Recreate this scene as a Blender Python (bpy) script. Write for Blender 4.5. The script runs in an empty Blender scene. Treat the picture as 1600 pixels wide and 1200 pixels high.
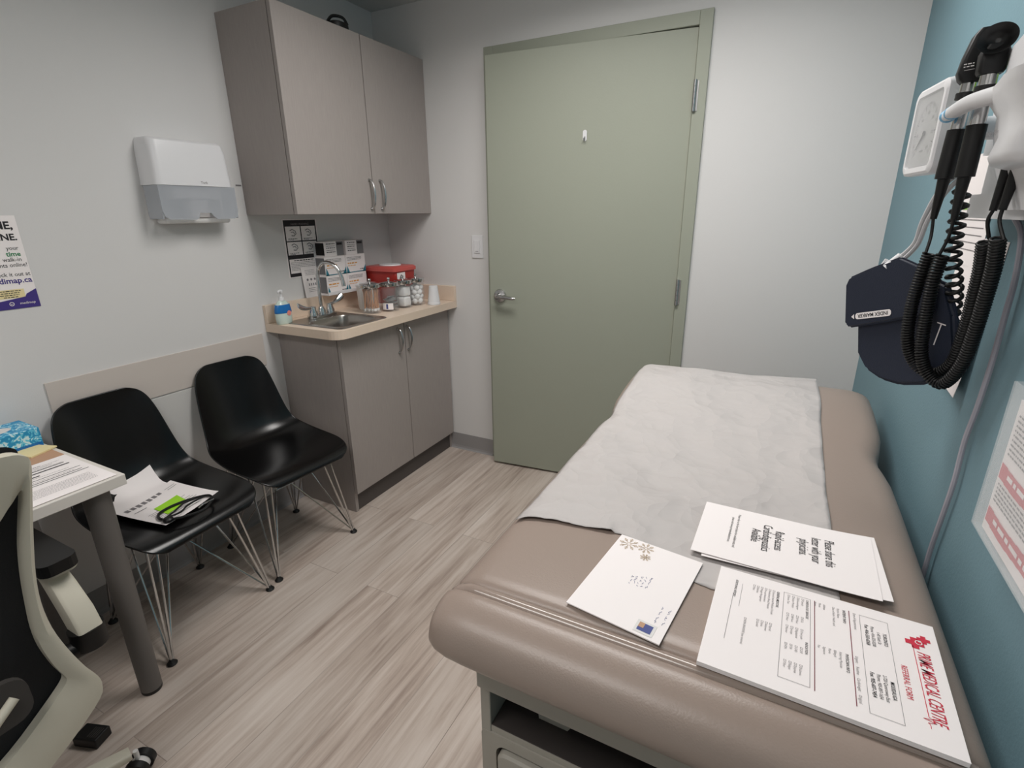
import bpy, bmesh, math, random
from mathutils import Vector, Matrix, noise
random.seed(7)
PI = math.pi
sc = bpy.context.scene
COL = sc.collection

# ------------------------------------------------------------------ camera
cd_ = bpy.data.cameras.new('camera'); cam = bpy.data.objects.new('camera', cd_); COL.objects.link(cam)
cd_.sensor_fit = 'HORIZONTAL'; cd_.sensor_width = 36.0; cd_.lens = 36.0*806.836/1600.0
cd_.clip_start = 0.02
yaw, pit, rol = (math.radians(a) for a in (-27.479, -18.292, -0.646))
F = Vector((math.sin(yaw)*math.cos(pit), math.cos(yaw)*math.cos(pit), math.sin(pit)))
R0 = Vector((math.cos(yaw), -math.sin(yaw), 0)); U0 = R0.cross(F)
R1 = R0*math.cos(rol)+U0*math.sin(rol); U1 = -R0*math.sin(rol)+U0*math.cos(rol)
m = Matrix((R1, U1, -F)).transposed().to_4x4(); m.translation = Vector((2.06, -2.441, 1.378))
cam.matrix_world = m
sc.camera = cam

# ------------------------------------------------------------------ world, exposure
w = bpy.data.worlds.new('world'); sc.world = w; w.use_nodes = True
w.node_tree.nodes['Background'].inputs[0].default_value = (.8, .85, .9, 1)
w.node_tree.nodes['Background'].inputs[1].default_value = 0.05
sc.view_settings.view_transform = 'Standard'; sc.view_settings.look = 'None'
sc.view_settings.gamma = 1; sc.view_settings.exposure = 0.0; sc.view_settings.use_curve_mapping = False

W, H, YN, T = 2.379, 2.365, -3.5, 0.12      # room width, height, near wall, wall thickness
LAMP_POS = [(1.5, -.92, 18.0), (1.3, -2.75, 10.5)]   # two ceiling lights: x, y, watts

# ------------------------------------------------------------------ materials
def lin(c):
    c = c/255.0
    return c/12.92 if c <= .04045 else ((c+.055)/1.055)**2.4
def rgb(r, g, b): return (lin(r), lin(g), lin(b), 1)
def mat(name, col, rough=.5, metal=0, trans=0, emit=0, bump=0, bscale=200, var=0, vscale=3, ior=1.45, alpha=1, coat=0, spec=None, stretch=None):
    m = bpy.data.materials.new(name); m.use_nodes = True
    nt = m.node_tree; p = nt.nodes['Principled BSDF']; L = nt.links
    p.inputs['Base Color'].default_value = col; p.inputs['Roughness'].default_value = rough
    p.inputs['Metallic'].default_value = metal; p.inputs['Transmission Weight'].default_value = trans
    p.inputs['IOR'].default_value = ior; p.inputs['Alpha'].default_value = alpha
    p.inputs['Coat Weight'].default_value = coat
    if spec is not None: p.inputs['Specular IOR Level'].default_value = spec
    if emit:
        p.inputs['Emission Color'].default_value = col; p.inputs['Emission Strength'].default_value = emit
    tc = nt.nodes.new('ShaderNodeTexCoord'); src = tc.outputs['Object']
    if stretch:
        mp = nt.nodes.new('ShaderNodeMapping'); mp.inputs['Scale'].default_value = stretch
        L.new(src, mp.inputs[0]); src = mp.outputs[0]
    if var:
        n = nt.nodes.new('ShaderNodeTexNoise'); n.inputs['Scale'].default_value = vscale; n.inputs['Detail'].default_value = 4
        L.new(src, n.inputs['Vector'])
        mx = nt.nodes.new('ShaderNodeMix'); mx.data_type = 'RGBA'
        mx.inputs[6].default_value = tuple(c*(1-var) for c in col[:3])+(1,)
        mx.inputs[7].default_value = tuple(min(1, c*(1+var)) for c in col[:3])+(1,)
        L.new(n.outputs['Fac'], mx.inputs[0]); L.new(mx.outputs[2], p.inputs['Base Color'])
    if bump:
        n = nt.nodes.new('ShaderNodeTexNoise'); n.inputs['Scale'].default_value = bscale; n.inputs['Detail'].default_value = 3
        L.new(src, n.inputs['Vector'])
        b = nt.nodes.new('ShaderNodeBump'); b.inputs['Strength'].default_value = bump; b.inputs['Distance'].default_value = .002
        L.new(n.outputs['Fac'], b.inputs['Height']); L.new(b.outputs[0], p.inputs['Normal'])
    return m

M = {}
M['wall'] = mat('wall_paint', rgb(218, 217, 216), .75, bump=.12, bscale=260, var=.012)
M['teal'] = mat('teal_paint', rgb(116, 148, 159), .7, bump=.25, bscale=220, var=.03)
M['ceil'] = mat('ceiling_paint', rgb(200, 202, 200), .9, bump=.3, bscale=120)
M['base'] = mat('cove_vinyl', rgb(150, 148, 148), .55)
M['door'] = mat('sage_paint', rgb(158, 162, 148), .5, bump=.15, bscale=150, var=.02)
M['lam'] = mat('taupe_laminate', rgb(163, 155, 151), .48, var=.10, vscale=14, stretch=(14, 14, 1), bump=.1, bscale=60)
M['lamdark'] = mat('dark_plinth', rgb(84, 78, 76), .55)
M['dark'] = mat('dark_side_shade', rgb(28, 26, 26), .8)  # near black for the painted shade on a carton side
M['counter'] = mat('cream_laminate', rgb(226, 207, 188), .4, var=.03, vscale=90)
M['chrome'] = mat('chrome', rgb(205, 205, 205), .12, 1)
M['steel'] = mat('brushed_steel', rgb(165, 160, 155), .32, 1, stretch=(1, 60, 1), bump=.1, bscale=20)
M['nickel'] = mat('satin_nickel', rgb(190, 190, 190), .25, 1)
M['blackp'] = mat('black_shell_plastic', rgb(6, 6, 7), .24, spec=.6, bump=.05, bscale=400)
M['blackr'] = mat('black_rubber', rgb(16, 16, 17), .45)
M['blackm'] = mat('black_mesh', rgb(32, 32, 34), .85, bump=.8, bscale=900)
M['navy'] = mat('navy_nylon', rgb(30, 37, 54), .6, bump=.3, bscale=500)
M['white'] = mat('white_plastic', rgb(226, 226, 228), .35)
M['whitem'] = mat('white_matte', rgb(224, 222, 220), .6)
M['guard'] = mat('beige_guard_board', rgb(206, 197, 190), .5)
M['guard2'] = mat('offwhite_guard_board', rgb(208, 206, 203), .5)
M['paper'] = mat('paper', rgb(246, 240, 239), .8)
M['ink'] = mat('black_ink', rgb(38, 36, 40), .7)
M['grayink'] = mat('grey_ink', rgb(130, 126, 128), .7)
M['redink'] = mat('red_ink', rgb(205, 50, 72), .6)
M['darkredink'] = mat('dark_red_ink', rgb(120, 45, 60), .6)
M['blueink'] = mat('blue_ink', rgb(70, 80, 140), .6)
M['goldink'] = mat('gold_ink', rgb(200, 182, 162), .6)
M['greenink'] = mat('green_ink', rgb(40, 130, 80), .6)
M['purpleink'] = mat('purple_ink', rgb(66, 52, 130), .6)
M['tealink'] = mat('teal_ink', rgb(50, 130, 150), .6)
M['orangeink'] = mat('orange_ink', rgb(224, 160, 70), .6)
M['vinyl'] = mat('taupe_vinyl', rgb(154, 138, 128), .32, bump=.12, bscale=350)
M['vinylg'] = mat('glossy_taupe_welt', rgb(154, 138, 128), .16, spec=.8)
M['basep'] = mat('grey_painted_metal', rgb(168, 163, 153), .5)
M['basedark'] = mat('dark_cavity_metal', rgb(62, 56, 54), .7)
M['desk'] = mat('desk_laminate', rgb(222, 217, 210), .45)
M['legpaint'] = mat('grey_leg_paint', rgb(104, 100, 97), .5)
M['cream'] = mat('cream_plastic', rgb(205, 200, 184), .5)
M['red'] = mat('red_plastic', rgb(170, 48, 42), .35)
M['redl'] = mat('red_lid_plastic', rgb(200, 88, 82), .35)
M['glass'] = mat('clear_glass', (.7, .72, .72, 1), .05, alpha=.09, spec=.8)
M['clearp'] = mat('clear_plastic', (.93, .96, .97, 1), .15, alpha=.22, spec=.5)
M['smoke'] = mat('smoked_translucent_plastic', rgb(192, 197, 204), .25, alpha=.5)
M['cotton'] = mat('cotton', rgb(240, 240, 240), .95, bump=1, bscale=90)
M['wood'] = mat('birch_stick', rgb(196, 138, 92), .6)
M['foil'] = mat('foil_packet', rgb(150, 152, 155), .4, .4, bump=1, bscale=40)
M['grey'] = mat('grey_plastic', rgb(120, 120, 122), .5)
M['blueliq'] = mat('blue_soap', rgb(30, 110, 180), .2)
M['soapclear'] = mat('clear_soap', rgb(200, 216, 208), .15)
M['lumb'] = mat('dark_lumbar_plastic', rgb(62, 59, 57), .6)
M['lime'] = mat('lime_note', rgb(160, 220, 50), .7)
M['yellow'] = mat('yellow_note', rgb(238, 222, 170), .7)
M['kraft'] = mat('kraft_card', rgb(190, 152, 124), .7)
M['bluetape'] = mat('light_blue_tape', rgb(130, 185, 220), .4)
M['cable'] = mat('grey_cable', rgb(170, 168, 178), .5)
M['tube'] = mat('grey_tubing', rgb(190, 190, 192), .45)
M['dial'] = mat('gauge_dial', rgb(196, 196, 194), .5)
M['skinprint'] = mat('pink_print', rgb(225, 140, 130), .6)
M['grass'] = mat('green_print', rgb(150, 200, 90), .6)
M['lensglass'] = mat('gauge_glass', rgb(220, 222, 225), .06, alpha=.28, spec=.8)

# crumpled exam paper
def paper_mat():
    m = mat('exam_paper', rgb(188, 183, 181), .6); nt = m.node_tree; p = nt.nodes['Principled BSDF']; L = nt.links
    tc = nt.nodes.new('ShaderNodeTexCoord')
    n = nt.nodes.new('ShaderNodeTexNoise'); n.inputs['Scale'].default_value = 5; n.inputs['Detail'].default_value = 3
    mx = nt.nodes.new('ShaderNodeVectorMath'); mx.operation = 'MULTIPLY_ADD'; mx.inputs[1].default_value = (.12, .12, .12)
    L.new(tc.outputs['Object'], n.inputs['Vector']); L.new(n.outputs['Color'], mx.inputs[0]); L.new(tc.outputs['Object'], mx.inputs[2])
    prev = None
    for sc_, wt in ((4.5, .6), (10, .28), (26, .09)):
        v = nt.nodes.new('ShaderNodeTexVoronoi'); v.inputs['Scale'].default_value = sc_; v.feature = 'F1'; L.new(mx.outputs[0], v.inputs['Vector'])
        a = nt.nodes.new('ShaderNodeMath'); a.operation = 'MULTIPLY_ADD'; a.inputs[1].default_value = wt; L.new(v.outputs['Distance'], a.inputs[0])
        if prev is None: a.inputs[2].default_value = 0
        else: L.new(prev.outputs[0], a.inputs[2])
        prev = a
    b = nt.nodes.new('ShaderNodeBump'); b.inputs['Strength'].default_value = .85; b.inputs['Distance'].default_value = .045
    L.new(prev.outputs[0], b.inputs['Height']); L.new(b.outputs[0], p.inputs['Normal'])
    return m
M['exam'] = paper_mat()

def floor_mat():
    m = mat('vinyl_planks', rgb(165, 150, 140), .42); nt = m.node_tree; p = nt.nodes['Principled BSDF']; L = nt.links
    N = nt.nodes.new
    tc = N('ShaderNodeTexCoord')
    mp = N('ShaderNodeMapping'); mp.inputs['Rotation'].default_value = (0, 0, PI/2); L.new(tc.outputs['Object'], mp.inputs[0])
    br = N('ShaderNodeTexBrick'); br.inputs['Scale'].default_value = 1; br.inputs['Brick Width'].default_value = 1.22
    br.inputs['Row Height'].default_value = .155; br.inputs['Mortar Size'].default_value = .0012; br.offset = .37
    br.inputs['Color1'].default_value = (0, 0, 0, 1); br.inputs['Color2'].default_value = (1, 1, 1, 1); br.inputs['Mortar'].default_value = (.5, .5, .5, 1)
    L.new(mp.outputs[0], br.inputs['Vector'])
    # long grain, shifted per plank
    sx = N('ShaderNodeMapping'); sx.inputs['Scale'].default_value = (38, 2.2, 1)
    va = N('ShaderNodeVectorMath'); va.operation = 'MULTIPLY_ADD'; va.inputs[1].default_value = (7.3, 5.1, 0)
    L.new(br.outputs['Color'], va.inputs[0]); L.new(tc.outputs['Object'], va.inputs[2])
    L.new(va.outputs[0], sx.inputs[0])
    n1 = N('ShaderNodeTexNoise'); n1.inputs['Scale'].default_value = 1; n1.inputs['Detail'].default_value = 8; n1.inputs['Roughness'].default_value = .62; n1.inputs['Distortion'].default_value = .4
    L.new(sx.outputs[0], n1.inputs['Vector'])
    sx2 = N('ShaderNodeMapping'); sx2.inputs['Scale'].default_value = (4.5, 1.1, 1); L.new(va.outputs[0], sx2.inputs[0])
    n2 = N('ShaderNodeTexNoise'); n2.inputs['Scale'].default_value = 1; n2.inputs['Detail'].default_value = 5
    L.new(sx2.outputs[0], n2.inputs['Vector'])
    ma = N('ShaderNodeMath'); ma.operation = 'MULTIPLY_ADD'; ma.inputs[1].default_value = .55; L.new(n1.outputs['Fac'], ma.inputs[0])
    mb = N('ShaderNodeMath'); mb.operation = 'MULTIPLY'; mb.inputs[1].default_value = .45; L.new(n2.outputs['Fac'], mb.inputs[0]); L.new(mb.outputs[0], ma.inputs[2])
    cr = N('ShaderNodeValToRGB'); e = cr.color_ramp.elements
    e[0].position = .34; e[0].color = rgb(152, 136, 126); e[1].position = .64; e[1].color = rgb(212, 201, 192)
    e2 = cr.color_ramp.elements.new(.46); e2.color = rgb(186, 171, 160)
    e3 = cr.color_ramp.elements.new(.53); e3.color = rgb(200, 187, 177)
    L.new(ma.outputs[0], cr.inputs[0])
    # plank tone and dark seam
    bw = N('ShaderNodeMath'); bw.operation = 'MULTIPLY_ADD'; bw.inputs[1].default_value = .12; bw.inputs[2].default_value = .90
    sp = N('ShaderNodeSeparateColor'); L.new(br.outputs['Color'], sp.inputs[0]); L.new(sp.outputs[0], bw.inputs[0])
    se = N('ShaderNodeMath'); se.operation = 'MULTIPLY_ADD'; se.inputs[1].default_value = -.3; se.inputs[2].default_value = 1; L.new(br.outputs['Fac'], se.inputs[0])
    mu = N('ShaderNodeMath'); mu.operation = 'MULTIPLY'; L.new(bw.outputs[0], mu.inputs[0]); L.new(se.outputs[0], mu.inputs[1])
    vm = N('ShaderNodeVectorMath'); vm.operation = 'SCALE'; L.new(cr.outputs[0], vm.inputs[0]); L.new(mu.outputs[0], vm.inputs['Scale'])
    L.new(vm.outputs[0], p.inputs['Base Color'])
    b = N('ShaderNodeBump'); b.inputs['Strength'].default_value = .15; b.inputs['Distance'].default_value = .002
    L.new(ma.outputs[0], b.inputs['Height']); L.new(b.outputs[0], p.inputs['Normal'])
    return m
M['floor'] = floor_mat()

def tissue_mat():
    m = mat('blue_patterned_card', rgb(40, 150, 200), .5); nt = m.node_tree; p = nt.nodes['Principled BSDF']; L = nt.links
    tc = nt.nodes.new('ShaderNodeTexCoord'); v = nt.nodes.new('ShaderNodeTexNoise'); v.inputs['Scale'].default_value = 45; v.inputs['Distortion'].default_value = 2
    cr = nt.nodes.new('ShaderNodeValToRGB'); cr.color_ramp.interpolation = 'CONSTANT'
    e = cr.color_ramp.elements; e[0].color = rgb(40, 145, 195); e[1].position = .5; e[1].color = rgb(100, 195, 225)
    x = e.new(.58); x.color = rgb(205, 232, 240)
    L.new(tc.outputs['Object'], v.inputs['Vector']); L.new(v.outputs['Fac'], cr.inputs[0]); L.new(cr.outputs[0], p.inputs['Base Color'])
    return m
M['tissue'] = tissue_mat()

# ------------------------------------------------------------------ mesh helpers
ROOT = {}        # object name -> matrix of its thing
def new(): return bmesh.new()
def box(bm, a, b, bev=0, seg=2):
    lo = [min(a[i], b[i]) for i in range(3)]; hi = [max(a[i], b[i]) for i in range(3)]
    t = new(); bmesh.ops.create_cube(t, size=1)
    for v in t.verts:
        v.co = Vector([lo[i]+(v.co[i]+.5)*(hi[i]-lo[i]) for i in range(3)])
    if bev: bmesh.ops.bevel(t, geom=list(t.edges)+list(t.verts), offset=bev, segments=seg, affect='EDGES', profile=.5)
    merge(bm, t)
def merge(bm, t, mx=None):
    if mx is not None: t.transform(mx)
    me = bpy.data.meshes.new('tmp'); t.to_mesh(me); t.free(); bm.from_mesh(me); bpy.data.meshes.remove(me)
def loft(bm, rings, closed=True, caps=True):
    vs = [[bm.verts.new(p) for p in r] for r in rings]
    n = len(rings[0])
    for i in range(len(vs)-1):
        for j in range(n if closed else n-1):
            k = (j+1) % n
            try: bm.faces.new((vs[i][j], vs[i][k], vs[i+1][k], vs[i+1][j]))
            except ValueError: pass
    if caps and closed:
        bm.faces.new(list(reversed(vs[0]))); bm.faces.new(vs[-1])
    return vs
def lathe(bm, prof, o=(0, 0, 0), axis='Z', n=32, caps=True, sx=1, sy=1):
    rings = []
    for r, h in prof:
        ring = []
        for j in range(n):
            a = 2*PI*j/n; x, y = r*math.cos(a)*sx, r*math.sin(a)*sy
            p = {'Z': (x, y, h), 'X': (h, x, y), 'Y': (y, h, x)}[axis]
            ring.append(Vector(p)+Vector(o))
        rings.append(ring)
    loft(bm, rings, True, caps)
def cyl(bm, a, b, r, r2=None, n=16):
    a, b = Vector(a), Vector(b); tube(bm, [a, b], [r, r if r2 is None else r2], n)
def tube(bm, pts, r, n=10, closed=False, caps=True):
    pts = [Vector(p) for p in pts]; N_ = len(pts)
    rs = r if isinstance(r, (list, tuple)) else [r]*N_
    rings = []; prev = None
    for i, p in enumerate(pts):
        if closed: d = pts[(i+1) % N_]-pts[i-1]
        else: d = pts[min(i+1, N_-1)]-pts[max(i-1, 0)]
        d.normalize()
        if prev is None:
            u = d.orthogonal().normalized()
        else:
            u = prev-d*prev.dot(d)
            u = u.normalized() if u.length > 1e-6 else d.orthogonal().normalized()
        prev = u; v = d.cross(u)
        rings.append([p+(u*math.cos(2*PI*k/n)+v*math.sin(2*PI*k/n))*rs[i] for k in range(n)])
    if closed: rings.append(rings[0])
    loft(bm, rings, True, caps and not closed)
    if closed: bmesh.ops.remove_doubles(bm, verts=bm.verts, dist=1e-6)
def prism(bm, outer, d, holes=(), bev=0):
    """outer / holes: 3D loops in one plane, extruded by vector d"""
    t = new()
    for lp in (outer, *holes):
        vs = [t.verts.new(p) for p in lp]
        for i in range(len(vs)): t.edges.new((vs[i], vs[(i+1) % len(vs)]))
    bmesh.ops.triangle_fill(t, use_beauty=True, use_dissolve=False, edges=list(t.edges))
    g = bmesh.ops.extrude_face_region(t, geom=list(t.faces))
    bmesh.ops.translate(t, vec=Vector(d), verts=[e for e in g['geom'] if isinstance(e, bmesh.types.BMVert)])
    merge(bm, t)
def rrect(x0, x1, y0, y1, r, n=5, corners=(1, 1, 1, 1)):
    out = []
    for ci, (cx, cy, a0) in enumerate(((x1-r, y1-r, 0), (x0+r, y1-r, PI/2), (x0+r, y0+r, PI), (x1-r, y0+r, 1.5*PI))):
        if corners[ci]:
            for k in range(n+1):
                a = a0+PI/2*k/n; out.append((cx+r*math.cos(a), cy+r*math.sin(a)))
        else:
            out.append(((x1, y1), (x0, y1), (x0, y0), (x1, y0))[ci])
    return out
def crom(pts, n=8, closed=False):
    P_ = [Vector(p) for p in pts]; out = []; L = len(P_)
    rng = range(L if closed else L-1)
    for i in rng:
        p0 = P_[i-1] if (closed or i > 0) else P_[0]; p1 = P_[i]; p2 = P_[(i+1) % L]
        p3 = P_[(i+2) % L] if (closed or i+2 < L) else P_[-1]
        for k in range(n):
            t = k/n
            out.append(.5*((2*p1)+(-p0+p2)*t+(2*p0-5*p1+4*p2-p3)*t*t+(-p0+3*p1-3*p2+p3)*t**3))
    if not closed: out.append(P_[-1])
    return out

def obj(name, bm, m, parent=None, smooth=False, local=False, label=None, mods=()):
    """link bm as one mesh object; geometry is in world space unless local"""
    bmesh.ops.recalc_face_normals(bm, faces=list(bm.faces))
    if parent is not None and not local: bm.transform(ROOT[parent.name].inverted())
    me = bpy.data.meshes.new(name); bm.to_mesh(me); bm.free()
    me.materials.append(M[m] if isinstance(m, str) else m)
    for f in me.polygons: f.use_smooth = bool(smooth)
    if smooth and hasattr(me, 'set_sharp_from_angle'): me.set_sharp_from_angle(angle=math.radians(38 if smooth is True else smooth))
    o = bpy.data.objects.new(name, me); COL.objects.link(o)
    if parent is not None: o.parent = parent; ROOT[o.name] = ROOT[parent.name]
    else: ROOT[o.name] = Matrix.Identity(4)
    if label: o['label'] = label
    return o
def thing(name, label, cat, loc=(0, 0, 0), rotz=0, group=None, kind=None, mx=None):
    o = bpy.data.objects.new(name, None); COL.objects.link(o); o.empty_display_size = .05
    if mx is None: mx = Matrix.Translation(loc) @ Matrix.Rotation(rotz, 4, 'Z')
    o.matrix_world = mx; ROOT[o.name] = mx
    if label: o['label'] = label
    if cat: o['category'] = cat
    if group: o['group'] = group
    if kind: o['kind'] = kind
    return o
def tag(o, label, cat, group=None, kind=None):
    o['label'] = label; o['category'] = cat
    if group: o['group'] = group
    if kind: o['kind'] = kind
    return o
def struct(name, bm, m, smooth=False):
    o = obj(name, bm, m, smooth=smooth); o['kind'] = 'structure'; return o

def frame_mx(origin, ex, ey):
    ex = Vector(ex).normalized(); ey = Vector(ey); ey = (ey-ex*ey.dot(ex)).normalized(); ez = ex.cross(ey)
    m = Matrix((ex, ey, ez)).transposed().to_4x4(); m.translation = Vector(origin); return m
def text_into(bm, s, x, y, size, align='LEFT', sx=1, shear=0, z=0, bold=0):
    c = bpy.data.curves.new('t', 'FONT'); c.body = s; c.size = size; c.align_x = align; c.shear = shear; c.offset = bold*size
    c.resolution_u = 2
    o = bpy.data.objects.new('t', c); me = bpy.data.meshes.new_from_object(o)
    t = new(); t.from_mesh(me); bpy.data.meshes.remove(me); bpy.data.objects.remove(o); bpy.data.curves.remove(c)
    merge(bm, t, Matrix.Translation((x, y, z)) @ Matrix.Scale(sx, 4, (1, 0, 0)))
def rect_into(bm, x0, y0, x1, y1, z=0):
    vs = [bm.verts.new(p) for p in ((x0, y0, z), (x1, y0, z), (x1, y1, z), (x0, y1, z))]; bm.faces.new(vs)
def frame_into(bm, x0, y0, x1, y1, t, z=0):
    rect_into(bm, x0, y0, x1, y0+t, z); rect_into(bm, x0, y1-t, x1, y1, z); rect_into(bm, x0, y0+t, x0+t, y1-t, z); rect_into(bm, x1-t, y0+t, x1, y1-t, z)
def poly_into(bm, pts, z=0): bm.faces.new([bm.verts.new((p[0], p[1], z)) for p in pts])
def pobj(name, bm, m, parent, label=None):      # print on a sheet (local coordinates)
    me = bpy.data.meshes.new(name)
    bmesh.ops.recalc_face_normals(bm, faces=list(bm.faces)); bm.to_mesh(me); bm.free(); me.materials.append(M[m])
    o = bpy.data.objects.new(name, me); COL.objects.link(o); o.parent = parent; ROOT[o.name] = ROOT[parent.name]
    if label: o['label'] = label
    return o
def scribble(bm, x0, y, x1, h, z=0, words=None, seed=0):
    """a line of fine print: short dashes of word length"""
    r = random.Random(seed*131+int(x0*9e3)+int(y*9e4)); x = x0
    while x < x1:
        l = min(r.uniform(1.2, 4.5)*h, x1-x); 
        if l > h*.6: rect_into(bm, x, y, x+l, y+h, z)
        x += l+h*.8

# ------------------------------------------------------------------ the room
DX0, DX1, DZ = .712, 1.642, 2.07           # door opening
bm = new(); box(bm, (-T, YN-T, -.1), (W+T, 1.2, 0)); struct('floor', bm, 'floor')
bm = new(); box(bm, (-T, YN-T, H), (W+T, 1.2, H+.1)); struct('ceiling', bm, 'ceil')
bm = new(); box(bm, (-T, YN-T, 0), (0, 1.2, H)); struct('wall_left', bm, 'wall')
bm = new(); box(bm, (W, YN-T, 0), (W+T, 1.2, H)); struct('wall_right', bm, 'teal')
bm = new(); box(bm, (0, YN-T, 0), (W, YN, H)); struct('wall_front', bm, 'wall')
bm = new(); box(bm, (0, 0, 0), (DX0, T, H)); box(bm, (DX1, 0, 0), (W, T, H)); box(bm, (DX0, 0, DZ), (DX1, T, H)); struct('wall_back', bm, 'wall')
bm = new(); box(bm, (0, 1.08, 0), (W, 1.2, H)); struct('wall_hall', bm, 'wall')
def cove(bm, a, b, n):       # baseboard between a and b with a small toe, n = outward normal
    a, b, n = Vector(a), Vector(b), Vector(n)
    prof = [(0, .1), (.002, .1), (.003, .02), (.006, .008), (.014, 0), (0, 0)]
    loft(bm, [[p+n*d+Vector((0, 0, z)) for d, z in prof] for p in (a, b)])
bm = new(); cove(bm, (0, YN, 0), (0, -.845, 0), (1, 0, 0)); struct('baseboard_left', bm, 'base')
bm = new(); cove(bm, (.36, 0, 0), (.66, 0, 0), (0, -1, 0)); cove(bm, (1.695, 0, 0), (W, 0, 0), (0, -1, 0)); struct('baseboard_back', bm, 'base')
bm = new(); cove(bm, (W, YN, 0), (W, 0, 0), (-1, 0, 0)); struct('baseboard_right', bm, 'base')

# door with its metal frame
d1 = thing('door_1', None, None, (1.641, 0, 0), kind='structure')
bm = new()
dl, dr, dh = .665, 1.689, 2.119
for a, b in (((dl, -.014, 0), (dl+.05, .13, dh)), ((dr-.05, -.014, 0), (dr, .13, dh)), ((dl+.05, -.014, dh-.05), (dr-.05, .13, dh))): box(bm, a, b, .002)
box(bm, (dl+.05, .05, 0), (dl+.062, .13, dh-.05)); box(bm, (dr-.062, .05, 0), (dr-.05, .13, dh-.05)); box(bm, (dl+.062, .05, dh-.062), (dr-.062, .13, dh-.05))
obj('door_frame', bm, 'door', d1)
AN = math.radians(5.217)
SL = Matrix.Translation((1.639, 0, 0)) @ Matrix.Rotation(AN, 4, 'Z')       # slab space: x from -.93 to 0, face at y=0
bm = new(); box(bm, (-.931, 0, .012), (-.002, .044, 2.066), .002)
bm.transform(SL); slab = obj('door_slab', bm, 'door', d1)
def rose(bm, dpt):
    lathe(bm, [(.0, 0), (.034, 0), (.035, -.004), (.031, -.012), (.016, -.016), (.013, -.03), (.012, -.048), (0, -.05)], (0, 0, 0), 'Y', 28)
    for v in bm.verts: pass
bm = new(); rose(bm, 0)
pts = crom([(0, -.042, 0), (.02, -.047, .001), (.055, -.05, -.001), (.085, -.05, -.004), (.098, -.046, -.004)], 5)
tube(bm, pts, [.011]*6+[.009]*(len(pts)-10)+[.0075]*4, 10)
bm.transform(SL @ Matrix.Translation((-.873, 0, .972))); obj('door_handle', bm, 'nickel', d1, smooth=True)
for z in (1.82, 1.03, .22):
    bm = new()
    for k in range(5): cyl(bm, (1.6445, -.02, z-.057+k*.0232), (1.6445, -.02, z-.057+k*.0232+.0222), .0075, n=12)
    box(bm, (1.647, -.0165, z-.055), (1.658, -.0142, z+.055))
    obj('hinge', bm, 'nickel', d1, smooth=True)
# hook on the door
hk = thing('adhesive_hook', 'small white adhesive hook stuck high on the green door', 'hook', mx=SL @ Matrix.Translation((-.449, 0, 1.70)))
bm = new(); prism(bm, [(x, 0, z) for x, z in rrect(-.009, .009, -.02, .026, .0085, 6)], (0, -.003, 0)); obj('backplate', bm, 'white', hk, local=True)
bm = new(); tube(bm, crom([(0, -.002, -.002), (0, -.008, -.014), (0, -.016, -.018), (0, -.019, -.008)], 5), .0032, 8); obj('hook_prong', bm, 'nickel', hk, local=True, smooth=True)

# wall guard boards behind the chairs
wg = thing('wall_guard_panel', 'pale beige and off white guard boards on left wall behind the two black chairs', 'wall panel', (0, -1.33, .4))
bm = new(); box(bm, (0, -1.735, .7295), (.006, -.93, .876), .001); obj('upper_board', bm, 'guard', wg)
bm = new(); box(bm, (0, -1.70, .30), (.006, -.93, .7245), .001); obj('lower_board', bm, 'guard2', wg)

# ceiling lights
def light(x, y, e, where):
    t = thing('ceiling_light', 'recessed fluorescent ceiling light with white diffuser, '+where, 'ceiling light', (x, y, H), group='ceiling lights')
    bm = new()
    hx, hy = .60, .20
    for a, b in (((x-hx-.02, y-hy-.02), (x-hx, y+hy+.02)), ((x+hx, y-hy-.02), (x+hx+.02, y+hy+.02)), ((x-hx, y-hy-.02), (x+hx, y-hy)), ((x-hx, y+hy), (x+hx, y+hy+.02))):
        box(bm, (a[0], a[1], H-.012), (b[0], b[1], H-.001))
    obj('frame', bm, 'white', t)
    bm = new(); box(bm, (x-hx, y-hy, H-.008), (x+hx, y+hy, H-.002))
    obj('diffuser', bm, mat('lit_diffuser', (1.0, .965, .93, 1), .5, emit=2.5), t)
    ld = bpy.data.lights.new('lamp', 'AREA'); ld.shape = 'RECTANGLE'; ld.size = 2*hx; ld.size_y = 2*hy; ld.energy = e; ld.color = (1.0, .965, .935); ld.spread = math.radians(162)
    lo = bpy.data.objects.new('lamp', ld); COL.objects.link(lo); lo.parent = t; lo.location = (0, 0, -.0095)
light(*LAMP_POS[0], 'nearer the door'); light(*LAMP_POS[1], 'nearer the desk end of the room')

# ------------------------------------------------------------------ cabinets
def bow_handle(bm, x, y, z0, z1):
    zm = (z0+z1)/2; h = (z1-z0)/2
    pts = [(x, y, zm-h), (x+.012, y, zm-h*.97), (x+.024, y, zm-h*.6), (x+.029, y, zm), (x+.024, y, zm+h*.6), (x+.012, y, zm+h*.97), (x, y, zm+h)]
    p = crom(pts, 5); n = len(p)
    tube(bm, p, [.0042+.002*math.sin(PI*i/(n-1)) for i in range(n)], 8)
    for z in (zm-h, zm+h): lathe(bm, [(0, 0), (.008, 0), (.007, .004), (0, .005)], (x, y, z), 'X', 12)
uc = thing('wall_cabinet', 'grey taupe two door upper cabinet hung above the sink', 'cabinet', (0, -.45, 1.383))
bm = new()
y0, z0, z1, dx = -.905, 1.383, 2.115, .284
box(bm, (0.001, y0, z0), (dx, y0+.018, z1)); box(bm, (0.001, -.019, z0), (dx, -.001, z1)); box(bm, (.001, y0+.018, z0), (dx, -.019, z0+.018)); box(bm, (.001, y0+.018, z1-.018), (dx, -.019, z1))
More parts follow.
